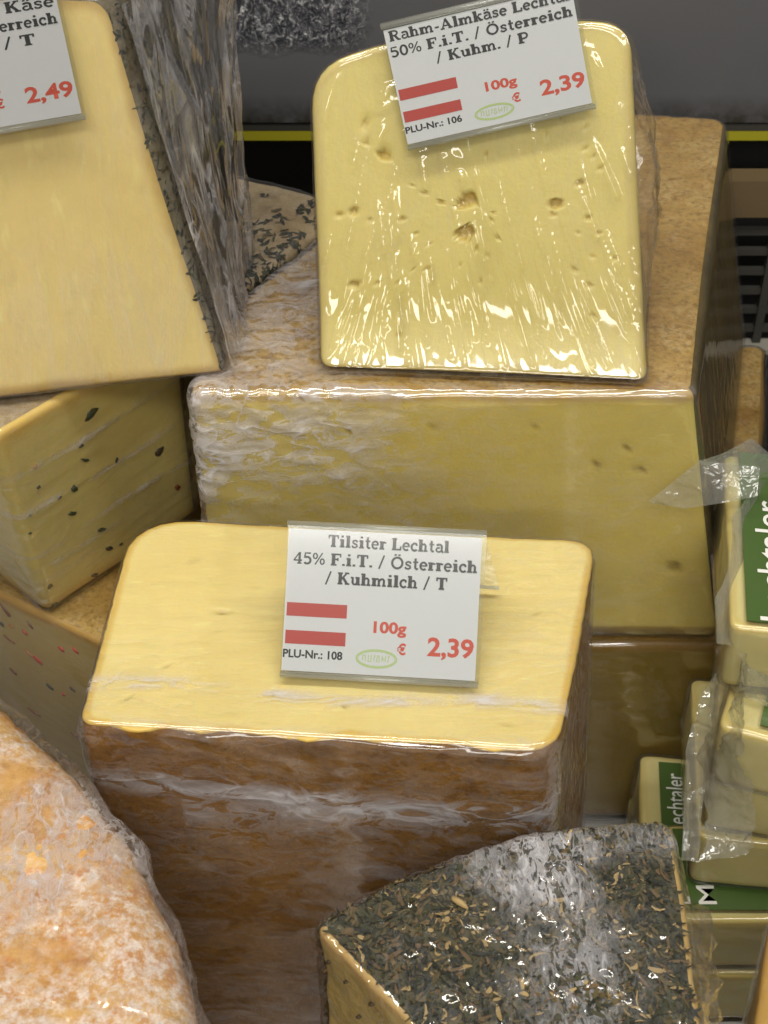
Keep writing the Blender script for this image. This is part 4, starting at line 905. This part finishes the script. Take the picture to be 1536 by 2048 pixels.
# pale edge of a further cheese at the lower right
zr = 0.15
rw = [onz(1542, 1835, zr), onz(1502, 2060, zr), onz(1490, 2300, zr), onz(1900, 2300, zr), onz(1900, 1835, zr)]
r = thing('cheese_wedge', 'light orange cheese edge standing right of the herb-crusted wedge', 'cheese', tuple(np.mean(rw, 0) * V(1, 1, 0)))
b = Body(rw, at_z(shift(at_z(rw, 0), -0.004), 0.0), [0.004] * 5, 0.005, 0.003, 0.004); b.push(0.0007 * fbm(b.co, 45, 3, 3))
b.finish(r, {'paste': (['A', 'B', 0, 1, 2, 3, 4], paste_mat('paste_orange', (0.72, 0.50, 0.17), (0.78, 0.57, 0.22), (0.56, 0.33, 0.08)))})
film(rw, at_z(shift(at_z(rw, 0), -0.004), 0.0), [0.004] * 5, r, FILM['soft'], lambda p, n: 0.0006 * wrinkle(p, (0.1, 1, -0.4), 14, 150, 44), 0.004)

# film-wrapped cheese at the back right
cb = at_z([(0.172, 0.53), (0.28, 0.53), (0.28, 0.60), (0.186, 0.585)], 0.172)
r = thing('cheese_wedge', 'dim brown-yellow wrapped cheese in the shade beside the big tan-rinded wedge', 'cheese', (0.205, 0.60, 0))
cbb = at_z(shift(at_z(cb, 0), -0.002), 0.0)
low_b = [p + V(0.03, 0, 0) for p in cbb]
b = Body(cb, at_z([(0.208, 0.53), (0.28, 0.53), (0.28, 0.60), (0.208, 0.585)], 0.0), [0.008] * 4, 0.005, 0.006, 0.004); b.push(0.001 * fbm(b.co, 50, 4, 3))
b.finish(r, {'rind': (['A', 'B', 0, 1, 2, 3], M['rind_brown'])})
film(cb, at_z([(0.208, 0.53), (0.28, 0.53), (0.28, 0.60), (0.208, 0.585)], 0.0), [0.008] * 4, r, FILM['crumple'], lambda p, n: 0.003 * wrinkle(p, (0.2, 0.3, 1), 30, 90, 48), 0.003, 0.002)

# crate with a grille behind the pile
r = thing('plastic_crate', 'dark slotted crate with brown rim standing in front of the black recess', 'crate', (0.29, 0.722, 0))
link_mesh('rim', *box_mesh(0, -0.0, 0.1915, 0.24, 0.014, 0.021), plain('crate_rim', (0.11, 0.075, 0.035), 0.55), r, False)
base_me = None
for k in range(9):
    o = link_mesh('slat', *box_mesh(-0.1085 + k * 0.0264, 0, 0.140, 0.0044, 0.006, 0.080), M['grille'], r, False)
for k in range(6):
    link_mesh('cross_slat', *box_mesh(0, 0.0005, 0.108 + k * 0.0122, 0.235, 0.004, 0.0034), M['grille'], r, False)
link_mesh('ledge', *box_mesh(0, -0.004, 0.0985, 0.24, 0.012, 0.003), plain('ledge_grey', (0.30, 0.28, 0.24), 0.4), r, False)
link_mesh('lower_panel', *box_mesh(0, 0, 0.0495, 0.24, 0.008, 0.095), M['grille'], r, False)
